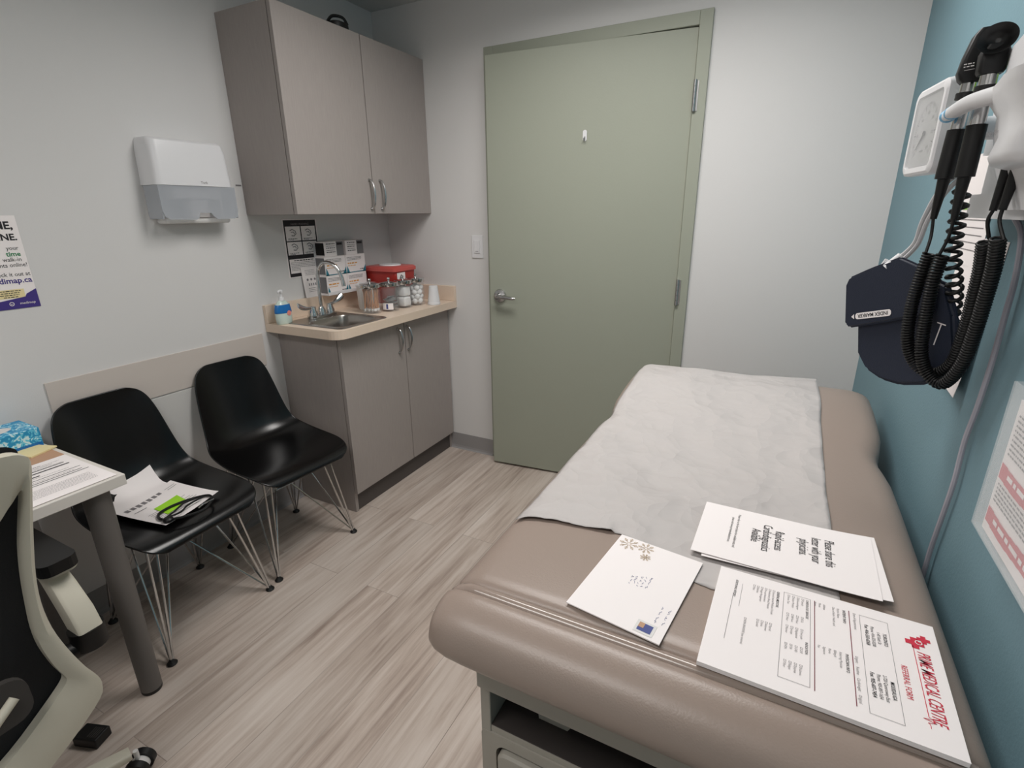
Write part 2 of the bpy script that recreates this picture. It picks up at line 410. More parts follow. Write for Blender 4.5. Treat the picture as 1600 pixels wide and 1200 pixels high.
box(bm, (.001, y0+.018, z0+.018), (.008, -.019, z1-.018)); box(bm, (.008, y0+.018, 1.74), (dx-.02, -.019, 1.757))
obj('body', bm, 'lam', uc)
for a, b, hy in ((y0, -.4535, -.474), (-.4485, -.002, -.402)):
    bm = new(); box(bm, (dx+.003, a, z0), (.306, b, z1), .0012); dd = obj('door', bm, 'lam', uc)
    bm = new(); bow_handle(bm, .306, hy, 1.405, 1.530); obj('handle', bm, 'nickel', dd, smooth=True)
bc = thing('base_cabinet', 'grey taupe two door base cabinet standing under the cream worktop', 'cabinet', (0, -.42, 0))
bm = new(); yb = -.842; bx = .366
box(bm, (.001, yb, 0), (bx, yb+.018, .876)); box(bm, (.001, -.019, 0), (bx, -.001, .876)); box(bm, (.001, yb+.018, .1), (bx, -.019, .118)); box(bm, (.001, yb+.018, .118), (.007, -.019, .876))
obj('body', bm, 'lam', bc)
bm = new(); box(bm, (bx-.035, yb+.018, 0.001), (bx-.006, -.019, .0995)); obj('toe_kick', bm, 'lamdark', bc)
for a, b, hy in ((yb, -.4065, -.458), (-.4015, -.012, -.385)):
    bm = new(); box(bm, (bx+.003, a, .104), (.388, b, .868), .0012); dd = obj('door', bm, 'lam', bc)
    bm = new(); bow_handle(bm, .388, hy, .716, .838); obj('handle', bm, 'nickel', dd, smooth=True)

# worktop with splashes and sink cut-out
wt = thing('worktop', 'cream laminate worktop with back and side splash over the base cabinet', 'worktop', (0, -.45, .877))
SX0, SX1, SY0, SY1 = .075, .425, -.862, -.552
bm = new()
out = [(x, y, .877) for x, y in rrect(.001, .445, -.903, -.001, .055, 6, (0, 0, 0, 1))]
hole = [(x, y, .877) for x, y in rrect(SX0+.014, SX1-.014, SY0+.014, SY1-.014, .04, 5)]
prism(bm, out, (0, 0, .038), [hole]); obj('top', bm, 'counter', wt)
bm = new(); box(bm, (.001, -.903, .9152), (.021, -.001, .997), .0015); box(bm, (.021, -.021, .9152), (.445, -.001, .997), .0015); obj('splash', bm, 'counter', wt)

sk = thing('sink', 'small square stainless steel drop-in sink in the cream worktop', 'sink', ((SX0+SX1)/2, (SY0+SY1)/2, .915))
bm = new()
def rr(x0, x1, y0, y1, r, z): return [(x, y, z) for x, y in rrect(x0, x1, y0, y1, r, 6)]
BX0, BX1, BY0, BY1 = .172, .398, SY0+.03, SY1-.03
rings = [rr(SX0, SX1, SY0, SY1, .03, .9156), rr(SX0+.003, SX1-.003, SY0+.003, SY1-.003, .03, .9185), rr(SX0+.012, SX1-.012, SY0+.012, SY1-.012, .03, .9178),
         rr(BX0, BX1, BY0, BY1, .05, .9172), rr(BX0+.003, BX1-.006, BY0+.004, BY1-.004, .05, .912), rr(BX0+.006, BX1-.045, BY0+.008, BY1-.008, .045, .872), rr(BX0+.010, BX1-.052, BY0+.012, BY1-.012, .045, .82), rr(BX0+.03, BX1-.065, BY0+.03, BY1-.03, .04, .792), rr(.25, .29, -.735, -.685, .018, .788)]
loft(bm, rings, True, False); vs = [bm.verts.new(p) for p in rings[-1]]; bm.faces.new(vs); bmesh.ops.remove_doubles(bm, verts=bm.verts, dist=1e-5)
o = obj('basin', bm, 'steel', sk, smooth=True)
bm = new(); lathe(bm, [(.0, .789), (.03, .7895), (.034, .793), (.028, .7925), (.02, .790), (0, .790)], (.27, -.71, 0)); obj('drain', bm, 'chrome', sk, smooth=True)

fc = thing('faucet', 'chrome gooseneck faucet with two wrist blade handles behind the sink', 'faucet', (.118, -.675, .9178))
bm = new(); prism(bm, [(x, y, .9182) for x, y in rrect(.092, .144, -.757, -.593, .025, 6)], (0, 0, .012)); 
for y in (-.727, -.623): lathe(bm, [(.022, .930), (.021, .945), (.016, .957), (.014, .972), (0, .974)], (.118, y, 0), n=20)
lathe(bm, [(.02, .930), (.018, .95), (.012, .965), (0, .966)], (.118, -.675, 0), n=20)
obj('base_plate', bm, 'chrome', fc, smooth=True)
bm = new(); pts = [(.118, -.675, .95), (.118, -.675, 1.04), (.118, -.673, 1.10), (.125, -.669, 1.142), (.150, -.660, 1.168), (.182, -.65, 1.168), (.212, -.64, 1.146), (.230, -.634, 1.105), (.236, -.632, 1.062)]
p = crom(pts, 6); tube(bm, p, [.0085]*(len(p)-4)+[.0095]*4, 12); obj('spout', bm, 'chrome', fc, smooth=True)
for sgn, y, e in ((-1, -.727, (.135, -.822, .992)), (1, -.623, (.13, -.545, 1.004))):
    bm = new(); s = Vector((.118, y, .968)); e = Vector(e); d = (e-s); L_ = d.length; ex = d.normalized(); ey = Vector((-.45, 0, .9)); ey -= ex*ey.dot(ex); ey.normalize(); ez = ex.cross(ey)
    rings = []
    for k in range(11):
        t = k/10; wd = .007+.011*max(0, t-.3)/.7 if t < .95 else .013; th = .006-.002*t
        c = s+ex*(L_*t)+Vector((0, 0, -.008*math.sin(PI*t)))
        rings.append([c+ey*wd*math.cos(2*PI*j/12)+ez*th*math.sin(2*PI*j/12) for j in range(12)])
    loft(bm, rings); obj('blade_handle', bm, 'chrome', fc, smooth=True)

# ------------------------------------------------------------------ things on the worktop
Z = .9155
sp = thing('soap_bottle', 'clear pump bottle of blue hand soap at left end of worktop', 'soap dispenser', (.085, -.865, Z))
sx_, sy_ = .085, -.865
bm = new(); lathe(bm, [(0, Z), (.026, Z), (.030, Z+.006), (.0315, Z+.03), (.031, Z+.06), (.027, Z+.085), (.018, Z+.098), (.012, Z+.104), (0, Z+.104)], (sx_, sy_, 0), sx=.75, sy=1.3); bo = obj('bottle', bm, 'soapclear', sp, smooth=True)
bm = new(); lathe(bm, [(.0318, Z+.050), (.0322, Z+.052), (.0318, Z+.06), (.0278, Z+.086), (.0272, Z+.087)], (sx_, sy_, 0), sx=.76, sy=1.31, caps=False); obj('blue_wrap_label', bm, 'blueliq', bo, smooth=True, label='blue wrap label on the soap bottle')
bm = new(); lathe(bm, [(.0005, 0), (.011, .0002), (.0115, -.0006), (0, -.001)], (0, 0, 0), 'X', 16); bm.transform(Matrix.Translation((sx_+.0243, sy_+.012, Z+.048)) @ Matrix.Rotation(0, 4, 'Z')); obj('flower_print', bm, 'skinprint', bo)
bm = new(); cyl(bm, (sx_, sy_, Z+.104), (sx_, sy_, Z+.118), .013, .012); cyl(bm, (sx_, sy_, Z+.118), (sx_, sy_, Z+.14), .005); lathe(bm, [(.0, Z+.14), (.011, Z+.14), (.011, Z+.148), (.006, Z+.151), (0, Z+.151)], (sx_, sy_, 0), n=16)
tube(bm, [(sx_, sy_, Z+.146), (sx_+.012, sy_-.018, Z+.147), (sx_+.018, sy_-.028, Z+.142)], [.006, .005, .004], 8); obj('pump', bm, 'white', sp, smooth=True)

def jar(x, y, r, h, name, label):
    t = thing(name, label, 'jar', (x, y, Z), group='chrome lidded glass jars on the worktop')
    bm = new(); lathe(bm, [(0, Z), (r-.004, Z), (r, Z+.006), (r, Z+h-.012), (r-.004, Z+h), (r-.0065, Z+h), (r-.0035, Z+h-.013), (r-.0035, Z+.009), (r-.007, Z+.006), (0, Z+.006)], (x, y, 0), n=36)
    obj('glass_body', bm, 'glass', t, smooth=True)
    bm = new(); lathe(bm, [(0, Z+h+.001), (r+.002, Z+h+.001), (r+.0025, Z+h+.002), (r+.0025, Z+h+.017), (r, Z+h+.02), (r*.55, Z+h+.023), (.005, Z+h+.025), (.004, Z+h+.031), (.008, Z+h+.036), (.006, Z+h+.042), (0, Z+h+.044)], (x, y, 0), n=36)
    obj('lid', bm, 'chrome', t, smooth=True)
    return t
j1 = (.271, -.497, .048, .125); jar(*j1, 'storage_jar', 'glass jar of long wooden cotton swabs, leftmost of the chrome lidded jars')
x, y, r, h = j1; rnd = random.Random(3); 
sw0 = None
for k in range(52):
    a = rnd.uniform(0, 2*PI); rr_ = (r-.008)*math.sqrt(rnd.uniform(.12, 1)); a2 = a+rnd.uniform(-.6, .8); r2 = (r-.0065)*math.sqrt(rnd.uniform(.3, 1))
    p0 = Vector((x+rr_*math.cos(a), y+rr_*math.sin(a), Z+.012)); p1 = Vector((x+r2*math.cos(a2), y+r2*math.sin(a2), Z+.112+rnd.uniform(0, .008)))
    mx = frame_mx(p0, (p1-p0).orthogonal(), (p1-p0).cross((p1-p0).orthogonal()))   # local z runs up the stick
    L_ = (p1-p0).length
    if sw0 is None:
        s = thing('cotton_swab', 'long wooden cotton swab standing tip down in the leftmost glass jar', 'cotton swab', mx=mx, group='wooden cotton swabs in the jar')
        bm = new(); cyl(bm, (0, 0, .008), (0, 0, .108), .0020, n=6); st = obj('stick', bm, 'wood', s, local=True)
        bm = new(); lathe(bm, [(0, 0), (.0025, .003), (.0025, .012), (.001, .017), (0, .0171)], n=8); tp = obj('tip', bm, 'cotton', s, local=True, smooth=True)
        sw0 = (s, st, tp)
    else:
        s = sw0[0].copy(); COL.objects.link(s); s.matrix_world = mx
        for c in sw0[1:]:
            q = c.copy(); COL.objects.link(q); q.parent = s
j2 = (.306, -.398, .046, .122); jar(*j2, 'storage_jar', 'glass jar half full of alcohol prep packets, second of the lidded jars')
j3 = (.313, -.298, .045, .122); jar(*j3, 'storage_jar', 'glass jar packed with white gauze, third of the lidded jars')
j4 = (.322, -.202, .045, .122); jar(*j4, 'storage_jar', 'glass jar filled with cotton balls, rightmost of the lidded jars')
# packets in jar 2
x, y, r, h = j2; rnd = random.Random(5)
pk0 = None
for k in range(16):
    a = k*2.4; q = .018*math.sqrt((k % 5)/5); 
    mx = Matrix.Translation((x+q*math.cos(a), y+q*math.sin(a), Z+.013+k*.0034)) @ Matrix.Rotation(a, 4, 'Z') @ Matrix.Rotation(rnd.uniform(-.12, .12)+(.5 if k > 12 else 0), 4, 'X')
    if pk0 is None:
        bm = new(); prism(bm, [(px, py, 0) for px, py in rrect(-.021, .021, -.016, .016, .002, 2)], (0, 0, .0022)); pk0 = obj('prep_packet', bm, 'foil'); pk = pk0
    else: pk = pk0.copy(); COL.objects.link(pk)
    pk.matrix_world = mx; tag(pk, 'silver and white foil prep packet piled inside the second glass jar', 'packet', 'foil prep packets in the jar')
# label on jar 2 front
bm = new(); 
ring = []
for zz in (Z+.010, Z+.042):
    ring.append([(x+(r+.0006)*math.cos(a), y+(r+.0006)*math.sin(a), zz) for a in [math.radians(-105+ k*8) for k in range(10)]])
loft(bm, ring, False, False); lb = obj('jar_sticker', bm, 'paper'); tag(lb, 'white paper label with a dark stripe on the packet jar', 'label')
bm = new(); loft(bm, [[(x+(r+.0011)*math.cos(a), y+(r+.0011)*math.sin(a), zz) for a in [math.radians(-76+k*4) for k in range(4)]] for zz in (Z+.014, Z+.038)], False, False)
obj('dark_stripe', bm, 'blueink', lb, label='dark blue printed stripe')
# gauze in jar 3, cotton balls in jar 4
x, y, r, h = j3
for k in range(2):
    bm = new(); z_ = Z+.008+k*.052
    box(bm, (x-.029, y-.027, z_), (x+.029, y+.027, z_+.048), .008, 3)
    for v in bm.verts: v.co += Vector((noise.noise(v.co*60), noise.noise(v.co*60+Vector((5, 0, 0))), 0))*.003
    tag(obj('gauze_stack', bm, 'cotton', smooth=80), ('lower' if k == 0 else 'upper')+' wad of white gauze inside the third glass jar', 'gauze', 'gauze wads in the jar')
x, y, r, h = j4; cb0 = None
for k in range(21):
    lay, i = divmod(k, 5); a = i*2*PI/5+lay*.6; q = .0235 if i < 5 else 0
    if cb0 is None:
        bm = new(); bmesh.ops.create_icosphere(bm, subdivisions=3, radius=.0145)
        for v in bm.verts: v.co *= 1+.12*noise.noise(v.co*120)
        cb0 = obj('cotton_ball', bm, 'cotton', smooth=80); cb = cb0
    else: cb = cb0.copy(); COL.objects.link(cb)
    cb.location = (x+q*math.cos(a), y+q*math.sin(a), Z+.0225+lay*.0235); tag(cb, 'white cotton ball inside the rightmost lidded jar', 'cotton ball', 'cotton balls in the jar')
# two upturned foam cups
bm = new(); cx, cy = .405, -.160
lathe(bm, [(0, Z+.098), (.019, Z+.1), (.023, Z+.098), (.0325, Z+.012), (.0345, Z+.010), (.0345, Z+.001), (.030, Z), (.018, Z+.09), (0, Z+.093)], (cx, cy, 0), n=32)
tag(obj('foam_cup', bm, 'white', smooth=True), 'white foam cup upturned at the right end of the worktop', 'cup')
# white lidded tub behind the swab jar
tb = thing('white_tub', 'round translucent white tub behind the swab jar', 'tub', (.165, -.405, Z))
bm = new(); lathe(bm, [(0, Z), (.044, Z), (.048, Z+.01), (.052, Z+.115), (0, Z+.115)], (.165, -.405, 0)); obj('tub_body', bm, 'whitem', tb, smooth=True)
bm = new(); lathe(bm, [(0, Z+.1155), (.055, Z+.1155), (.056, Z+.125), (.05, Z+.131), (0, Z+.131)], (.165, -.405, 0)); obj('tub_lid', bm, 'white', tb, smooth=True)

# red sharps container
sh = thing('sharps_container', 'red plastic sharps container behind the jars in the corner', 'sharps container', (.135, -.16, Z))
bm = new()
def rrz(x0, x1, y0, y1, z, r=.02): return [(a, b, z) for a, b in rrect(x0, x1, y0, y1, r, 4)]
loft(bm, [rrz(.045, .225, -.250, -.103, Z), rrz(.04, .232, -.258, -.098, Z+.02), rrz(.032, .242, -.268, -.09, Z+.175)]); obj('bin', bm, 'red', sh, smooth=True)
bm = new(); loft(bm, [rrz(.026, .25, -.275, -.084, Z+.1755), rrz(.026, .25, -.275, -.084, Z+.192), rrz(.036, .24, -.265, -.094, Z+.2)]); obj('lid', bm, 'redl', sh, smooth=True, label='paler red lid')
bm = new(); lathe(bm, [(0, Z+.2005), (.062, Z+.2005), (.06, Z+.206), (0, Z+.207)], (.138, -.178, 0), sy=.9); obj('drop_cover', bm, 'white', sh, smooth=True, label='white round drop cover')
bm = new(); bm2 = new()
box(bm, (.2405, -.25, Z+.085), (.2425, -.185, Z+.168)); lbo = obj('warning_label', bm, 'paper', sh)
lathe(bm2, [(.009, .2428), (.0135, .2428), (.0135, .2434), (.009, .2434), (.009, .2428)], (0, -.2175, Z+.138), 'X', 20, caps=False)
for a in (90, 210, 330): lathe(bm2, [(.0, .2428), (.008, .2428), (.008, .2434), (0, .2434)], (0, -.2175+.011*math.cos(math.radians(a)), Z+.138+.011*math.sin(math.radians(a))), 'X', 12)
box(bm2, (.2426, -.242, Z+.094), (.2431, -.193, Z+.102)); obj('biohazard_mark', bm2, 'ink', lbo)

# ------------------------------------------------------------------ sheets and cards
def sheet_on(name, label, cat, mx, w_, h_, th=.0006, m='paper', group=None):
    t = thing(name, label, cat, mx=mx, group=group)
    bm = new(); box(bm, (0, 0, 0), (w_, h_, th)); s = obj('sheet', bm, m, t, local=True)
    return t, s
WL = lambda y, z, x=.001: frame_mx((x, y, z), (0, 1, 0), (0, 0, 1))          # local frame on the left wall
# clinic poster at the left
t, s = sheet_on('appointment_poster', 'white online booking poster with purple corner taped on the left wall', 'poster', WL(-1.899, 1.118), .216, .270)
e = .0011; b = new(); g = new(); p_ = new(); kr = new()
text_into(b, 'TIME,', .204, .232, .030, 'RIGHT', z=e, bold=.03); text_into(b, 'ONLINE.', .207, .200, .026, 'RIGHT', z=e, bold=.03)
for s_, yy in (('your', .172), ('walk-in', .139), ('appointments online!', .123), ('check it out at', .096)): text_into(b, s_, .203 if yy > .15 else (.203 if yy > .13 else .213), yy, .0165, 'RIGHT', z=e, sx=.95)
text_into(g, 'time', .204, .154, .019, 'RIGHT', z=e, bold=.02); text_into(p_, 'medimap.ca', .213, .076, .0225, 'RIGHT', z=e, bold=.02)
poly_into(p_, [(.0, .0), (.216, 0), (.216, .055), (.19, .042), (.185, .034), (.10, .022)], z=e)
w_ = new(); text_into(w_, 'medimap', .206, .012, .0105, 'RIGHT', z=e+.0004); lathe(w_, [(.0045, 0), (.006, 0)], (.148, .0155, e+.0004), n=20, caps=False); text_into(w_, 'm', .148, .0125, .008, 'CENTER', z=e+.0004)
rect_into(kr, .06, .032, .186, .058, z=e)
for k in range(4): scribble(b, .11+.008*k, .0525-.006*k, .18-.004*k, .0022, z=e+.0004, seed=k)
pobj('black_print', b, 'ink', s); pobj('green_print', g, 'greenink', s); pobj('purple_print', p_, 'purpleink', s); pobj('white_print', w_, 'paper', s); pobj('address_sticker', kr, 'yellow', s)

# handwashing poster above the sink
t, s = sheet_on('handwashing_poster', 'dark bordered handwashing steps poster on wall left of the glove boxes', 'poster', WL(-.735, 1.098), .20, .265)
b = new(); g = new(); e = .0011
frame_into(b, .006, .004, .194, .261, .007, z=e); rect_into(b, .013, .233, .187, .254, z=e); rect_into(b, .097, .100, .103, .233, z=e); rect_into(b, .013, .163, .187, .168, z=e); rect_into(b, .013, .085, .187, .104, z=e); rect_into(b, .013, .011, .187, .020, z=e)
text_into(g, 'HAND WASHING', .1, .2385, .0135, 'CENTER', z=e+.0005)
pobj('white_print', g, 'grayink', s)
g = new()
for (x, y) in ((.055, .202), (.145, .202), (.055, .137), (.145, .137)):
    tube(g, [(x-.018, y+.012, e), (x-.004, y+.018, e), (x+.012, y+.010, e), (x+.016, y-.002, e), (x+.004, y-.012, e), (x-.010, y-.010, e)], .0022, 4)
    tube(g, [(x-.012, y+.004, e), (x+.002, y+.006, e), (x+.006, y-.003, e)], .002, 4)
    scribble(b, x-.032, y-.026, x+.02, .0028, z=e, seed=int(x*99)); scribble(b, x-.032, y-.031, x+.0, .0022, z=e, seed=int(x*9))
scribble(b, .04, .076, .16, .004, z=e); 
for k in range(6): scribble(g, .02, .068-.007*k, .18, .0022, z=e, seed=k)
pobj('black_print', b, 'ink', s); pobj('hand_drawings', g, 'grayink', s)

# white folded flyer leaning on the splash
mx = frame_mx((.019, -.668, .9975), (0, 1, 0), (-.10, 0, 1))
t, s = sheet_on('leaning_flyer', 'white flyer leaning on the wall left of the faucet neck', 'flyer', mx, .10, .145)
b = new(); e = .0011
for k in range(4): scribble(b, .02, .128-.007*k, .08, .002, z=e, seed=k)
for k in range(3): lathe(b, [(.0, 0), (.006, 0)], (.028+.022*k, .085, e), n=10, caps=False)
for k in range(4): rect_into(b, .03+.013*k, .055, .036+.013*k, .067, z=e)
for k in range(3): scribble(b, .025, .042-.008*k, .08, .0022, z=e, seed=k+9)
pobj('grey_print', b, 'grayink', s)

# glove boxes in a wall rack
rk = thing('glove_box_rack', 'clear and white wall rack holding stacked glove boxes above the splash', 'rack', (0, -.46, .99))
bm = new(); box(bm, (.002, -.574, .998), (.070, -.288, 1.002)); box(bm, (.067, -.574, 1.0022), (.070, -.288, 1.014)); box(bm, (.0015, -.574, 1.0022), (.0035, -.288, 1.245)); obj('tray', bm, 'white', rk)
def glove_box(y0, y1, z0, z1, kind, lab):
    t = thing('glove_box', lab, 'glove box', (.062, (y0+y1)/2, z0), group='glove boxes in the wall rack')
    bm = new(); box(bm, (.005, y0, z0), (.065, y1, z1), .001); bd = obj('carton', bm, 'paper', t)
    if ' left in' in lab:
        q = new(); box(q, (.007, y0-.0008, z0+.006), (.063, y0-.0002, z1-.006)); obj('painted_side_shade', q, 'dark' if kind == 'top' else 'grey', bd)  # dark sheets paint in the shade on the stack's left side
    f = frame_mx((.0655, y0, z0), (0, 1, 0), (0, 0, 1)); w_, h_ = y1-y0, z1-z0
    b = new(); g = new(); o_ = new(); c = new()
    if kind == 'top':
        rect_into(g, w_*.62, .001, w_-.001, h_-.001); rect_into(b, w_*.66, h_*.74, w_*.93, h_*.9, z=.0004)
        for k in range(5): scribble(b, w_*.1, h_*(.82-.14*k), w_*.55, .0035 if k % 2 == 0 else .002, seed=k)
    else:
        for k in range(3): scribble(b, w_*.06, h_*(.84-.07*k), w_*.8, .002, seed=k)
        scribble(o_, w_*.08, h_*.5, w_*.6, .006, seed=4); scribble(o_, w_*.08, h_*.38, w_*.5, .003, seed=7)
        poly_into(c, [(0, 0), (w_*.0+.022, 0), (.006, h_*.42)]); poly_into(c, [(w_*.82, 0), (w_, 0), (w_, h_*.4)]); rect_into(c, 0, .001, w_, .005)
        scribble(b, w_*.7, h_*.14, w_*.97, .004, seed=2)
    for nm, q, m_ in (('black_print', b, 'ink'), ('grey_panel', g, 'grey'), ('orange_print', o_, 'orangeink'), ('teal_print', c, 'tealink')):
        if len(q.verts): q.transform(f @ Matrix.Translation((0, 0, .0003))); obj(nm, q, m_, bd)
        else: q.free()
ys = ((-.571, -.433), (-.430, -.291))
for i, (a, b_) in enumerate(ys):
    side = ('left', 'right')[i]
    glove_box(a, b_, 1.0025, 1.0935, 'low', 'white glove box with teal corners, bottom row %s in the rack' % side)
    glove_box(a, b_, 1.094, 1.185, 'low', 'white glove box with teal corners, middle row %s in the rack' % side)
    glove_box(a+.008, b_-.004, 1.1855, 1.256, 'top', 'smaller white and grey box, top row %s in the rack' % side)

# black thing on top of the wall cabinet
bk = thing('black_case', 'black lidded case lying on top of the wall cabinet', 'case', (.235, -.50, 2.1155), .3)
bm = new(); lathe(bm, [(0, 0), (.05, 0), (.055, .01), (.052, .032), (.03, .04), (0, .041)], sx=.8); obj('case_body', bm, 'blackr', bk, local=True, smooth=True)
bm = new(); tube(bm, crom([(-.03, -.03, .036), (-.01, -.02, .058), (.02, .01, .058), (.03, .03, .036)], 5), .006, 8); obj('case_handle', bm, 'blackr', bk, local=True, smooth=True)

# light switch
ls = thing('light_switch', 'white rocker light switch on back wall left of the door', 'light switch', (.594, 0, 1.21))
bm = new(); box(bm, (.560, -.006, 1.152), (.628, -.0005, 1.269), .002); obj('switch_plate', bm, 'white', ls)
bm = new(); box(bm, (.577, -.0105, 1.178), (.611, -.0062, 1.243), .0015); rk_ = obj('rocker', bm, 'white', ls)
bm = new(); box(bm, (.585, -.0112, 1.186), (.603, -.0106, 1.189)); obj('slot_mark', bm, 'grayink', rk_)
# small grey tag beside the dispenser
bm = new(); box(bm, (.0005, -1.025+.09, 1.497), (.0015, -1.0+.09, 1.503)); tag(obj('wall_tag', bm, 'grayink'), 'tiny grey tag on left wall between towel dispenser and wall cabinet', 'tag')

# ------------------------------------------------------------------ paper towel dispenser
td = thing('paper_towel_dispenser', 'white paper towel dispenser with smoked lower window on left wall', 'paper towel dispenser', (0, -1.16, 1.37))
def dring(z, xf, y0, y1, r=.025): return [(a, b_, z) for a, b_ in rrect(.001, xf, y0, y1, r, 5, (1, 0, 0, 1))]
bm = new(); loft(bm, [dring(1.486, .100, -1.307, -1.015), dring(1.60, .097, -1.303, -1.02), dring(1.632, .090, -1.299, -1.024), dring(1.641, .078, -1.294, -1.03)])
cv = obj('upper_cover', bm, 'white', td, smooth=True)
b = new(); text_into(b, 'Tork', 0, 0, .013, 'CENTER'); b.transform(frame_mx((.1005, -1.135, 1.494), (0, 1, 0), (0, 0, 1))); obj('brand_print', b, 'grayink', cv)
bm = new()
# smoked lower part: front with notch
prof = [(y, z) for y, z in [(-1.307, 1.485), (-1.307, 1.40), (-1.300, 1.378), (-1.285, 1.370), (-1.19, 1.368), (-1.178, 1.374), (-1.172, 1.392), (-1.128, 1.392), (-1.118, 1.378), (-1.105, 1.369), (-1.035, 1.370), (-1.02, 1.378), (-1.015, 1.40), (-1.015, 1.485)]]
prism(bm, [(.096, y, z) for y, z in prof], (.004, 0, 0))
box(bm, (.012, -1.307, 1.372), (.0958, -1.303, 1.485)); box(bm, (.012, -1.019, 1.372), (.0958, -1.015, 1.485))
obj('smoked_window', bm, 'smoke', td)
bm = new(); box(bm, (.001, -1.30, 1.375), (.011, -1.022, 1.485), .002); box(bm, (.0112, -1.285, 1.355), (.075, -1.035, 1.375), .008); obj('back_housing', bm, 'whitem', td)
bm = new(); box(bm, (.02, -1.25, 1.44), (.085, -1.07, 1.484), .003); box(bm, (.03, -1.19, 1.376), (.08, -1.12, 1.439), .004); obj('towel_stack', bm, 'paper', td)

# ------------------------------------------------------------------ chairs
PR = [  # y (front +), z, half width, edge rise
    (.236, .403, .145, -.004), (.237, .410, .160, -.002), (.232, .419, .180, .0), (.217, .429, .198, .004), (.188, .435, .210, .010), (.14, .434, .219, .018), (.08, .428, .2225, .026),
    (.02, .424, .222, .034), (-.05, .424, .219, .042), (-.11, .432, .213, .048), (-.155, .454, .204, .050), (-.182, .490, .195, .047), (-.198, .535, .187, .042), (-.211, .59, .180, .036),
    (-.223, .645, .173, .031), (-.232, .692, .166, .027), (-.2385, .73, .158, .022), (-.2425, .760, .148, .016), (-.2448, .782, .132, .010), (-.2458, .796, .108, .006), (-.2462, .802, .085, .004)]
def shell_z(yy):       # height of the seat centre line
    for a, b_ in zip(PR[3:-1], PR[4:]):
        if b_[0] <= yy <= a[0]: return a[1]+(b_[1]-a[1])*(a[0]-yy)/(a[0]-b_[0])
    return .43
def make_chair(loc, rz, label):
    t = thing('shell_chair', label, 'chair', loc, rz, group='black shell chairs along the left wall')
    bm = new(); NU = 16; rows = []
    for i, (y, z, hw, er) in enumerate(PR):
        a = PR[max(i-1, 0)]; c = PR[min(i+1, len(PR)-1)]
        tg = Vector((0, c[0]-a[0], c[1]-a[1])).normalized(); nrm = Vector((1, 0, 0)).cross(tg)   # points up / forward
        if nrm.z < 0 and i < 10: nrm = -nrm
        if nrm.y < 0 and i >= 10: nrm = -nrm
        row = []
        for j in range(NU+1):
            u = -1+2*j/NU; us = math.sin(u*PI/2*.92)/math.sin(PI/2*.92)
            row.append(Vector((us*hw, y, z))+nrm*(er*abs(us)**2.6))
        rows.append(row)
    loft(bm, rows, False, False)
    # into the thing's frame: chair faces local +y
    o = obj('seat_shell', bm, 'blackp', t, smooth=80, local=True)
    s = o.modifiers.new('thick', 'SOLIDIFY'); s.thickness = .0065; s.offset = -1
    s = o.modifiers.new('sub', 'SUBSURF'); s.levels = 2; s.render_levels = 2
    # wire base
    feet = [(-.192, .20), (.192, .20), (-.165, -.175), (.165, -.175)]
    zt = .412
    bm = new()
    for sx in (-1, 1):
        tube(bm, [(sx*.115, .135, zt), (sx*.115, -.12, zt)], .0045, 8)
    tube(bm, [(-.15, .135, zt), (.15, .135, zt)], .0045, 8); tube(bm, [(-.14, -.10, zt), (.14, -.10, zt)], .0045, 8)
    for (ex_, ey_) in ((-.13, .135), (.13, .135), (-.12, -.10), (.12, -.10)): cyl(bm, (ex_, ey_, zt), (ex_, ey_, .423), .012, n=12)
    # low crossing brace
    for sx in (-1, 1): tube(bm, [(sx*.115, -.11, zt-.002), (-sx*.035, .02, .275), ], .0036, 8); tube(bm, [(sx*.10, .13, zt-.002), (sx*.02, -.005, .28)], .0036, 8)
    tube(bm, [(-.04, .02, .275), (.04, .02, .275)], .0036, 8)
    obj('cross_brace', bm, 'chrome', t, smooth=True, local=True)
    for (fx, fy) in feet:
        sx = 1 if fx > 0 else -1; sy = 1 if fy > 0 else -1
        f0 = Vector((fx, fy, .014)); yt = .135 if sy > 0 else -.10
        bm = new()
        tube(bm, [f0, f0+Vector((0, 0, .01)), (sx*.15, yt, zt)], .0042, 8)
        tube(bm, [f0+Vector((-sx*.006, 0, 0)), (sx*.116, yt*.97, zt)], .0042, 8)
        tube(bm, [f0+Vector((-sx*.004, -sy*.004, 0)), (sx*.036, sy*.02, .277)], .0036, 8)
        tube(bm, [f0+Vector((0, -sy*.006, .0)), (sx*.112, -sy*.045, zt-.002)], .0036, 8)
        lg = obj('leg', bm, 'chrome', t, smooth=True, local=True)
        bm = new(); lathe(bm, [(0, 0.0005), (.015, 0.0005), (.016, .004), (.011, .010), (.006, .018), (0, .019)], (fx, fy, 0), n=16); obj('foot_glide', bm, 'blackr', lg, smooth=True, local=True)
    return t
CA = (.260, -1.606, 0); CB = (.256, -1.148, 0)
make_chair(CA, -PI/2+math.radians(2), 'black moulded shell chair beside the desk with papers on its seat')
make_chair(CB, -PI/2+math.radians(-4.5), 'empty black moulded shell chair beside the base cabinet')

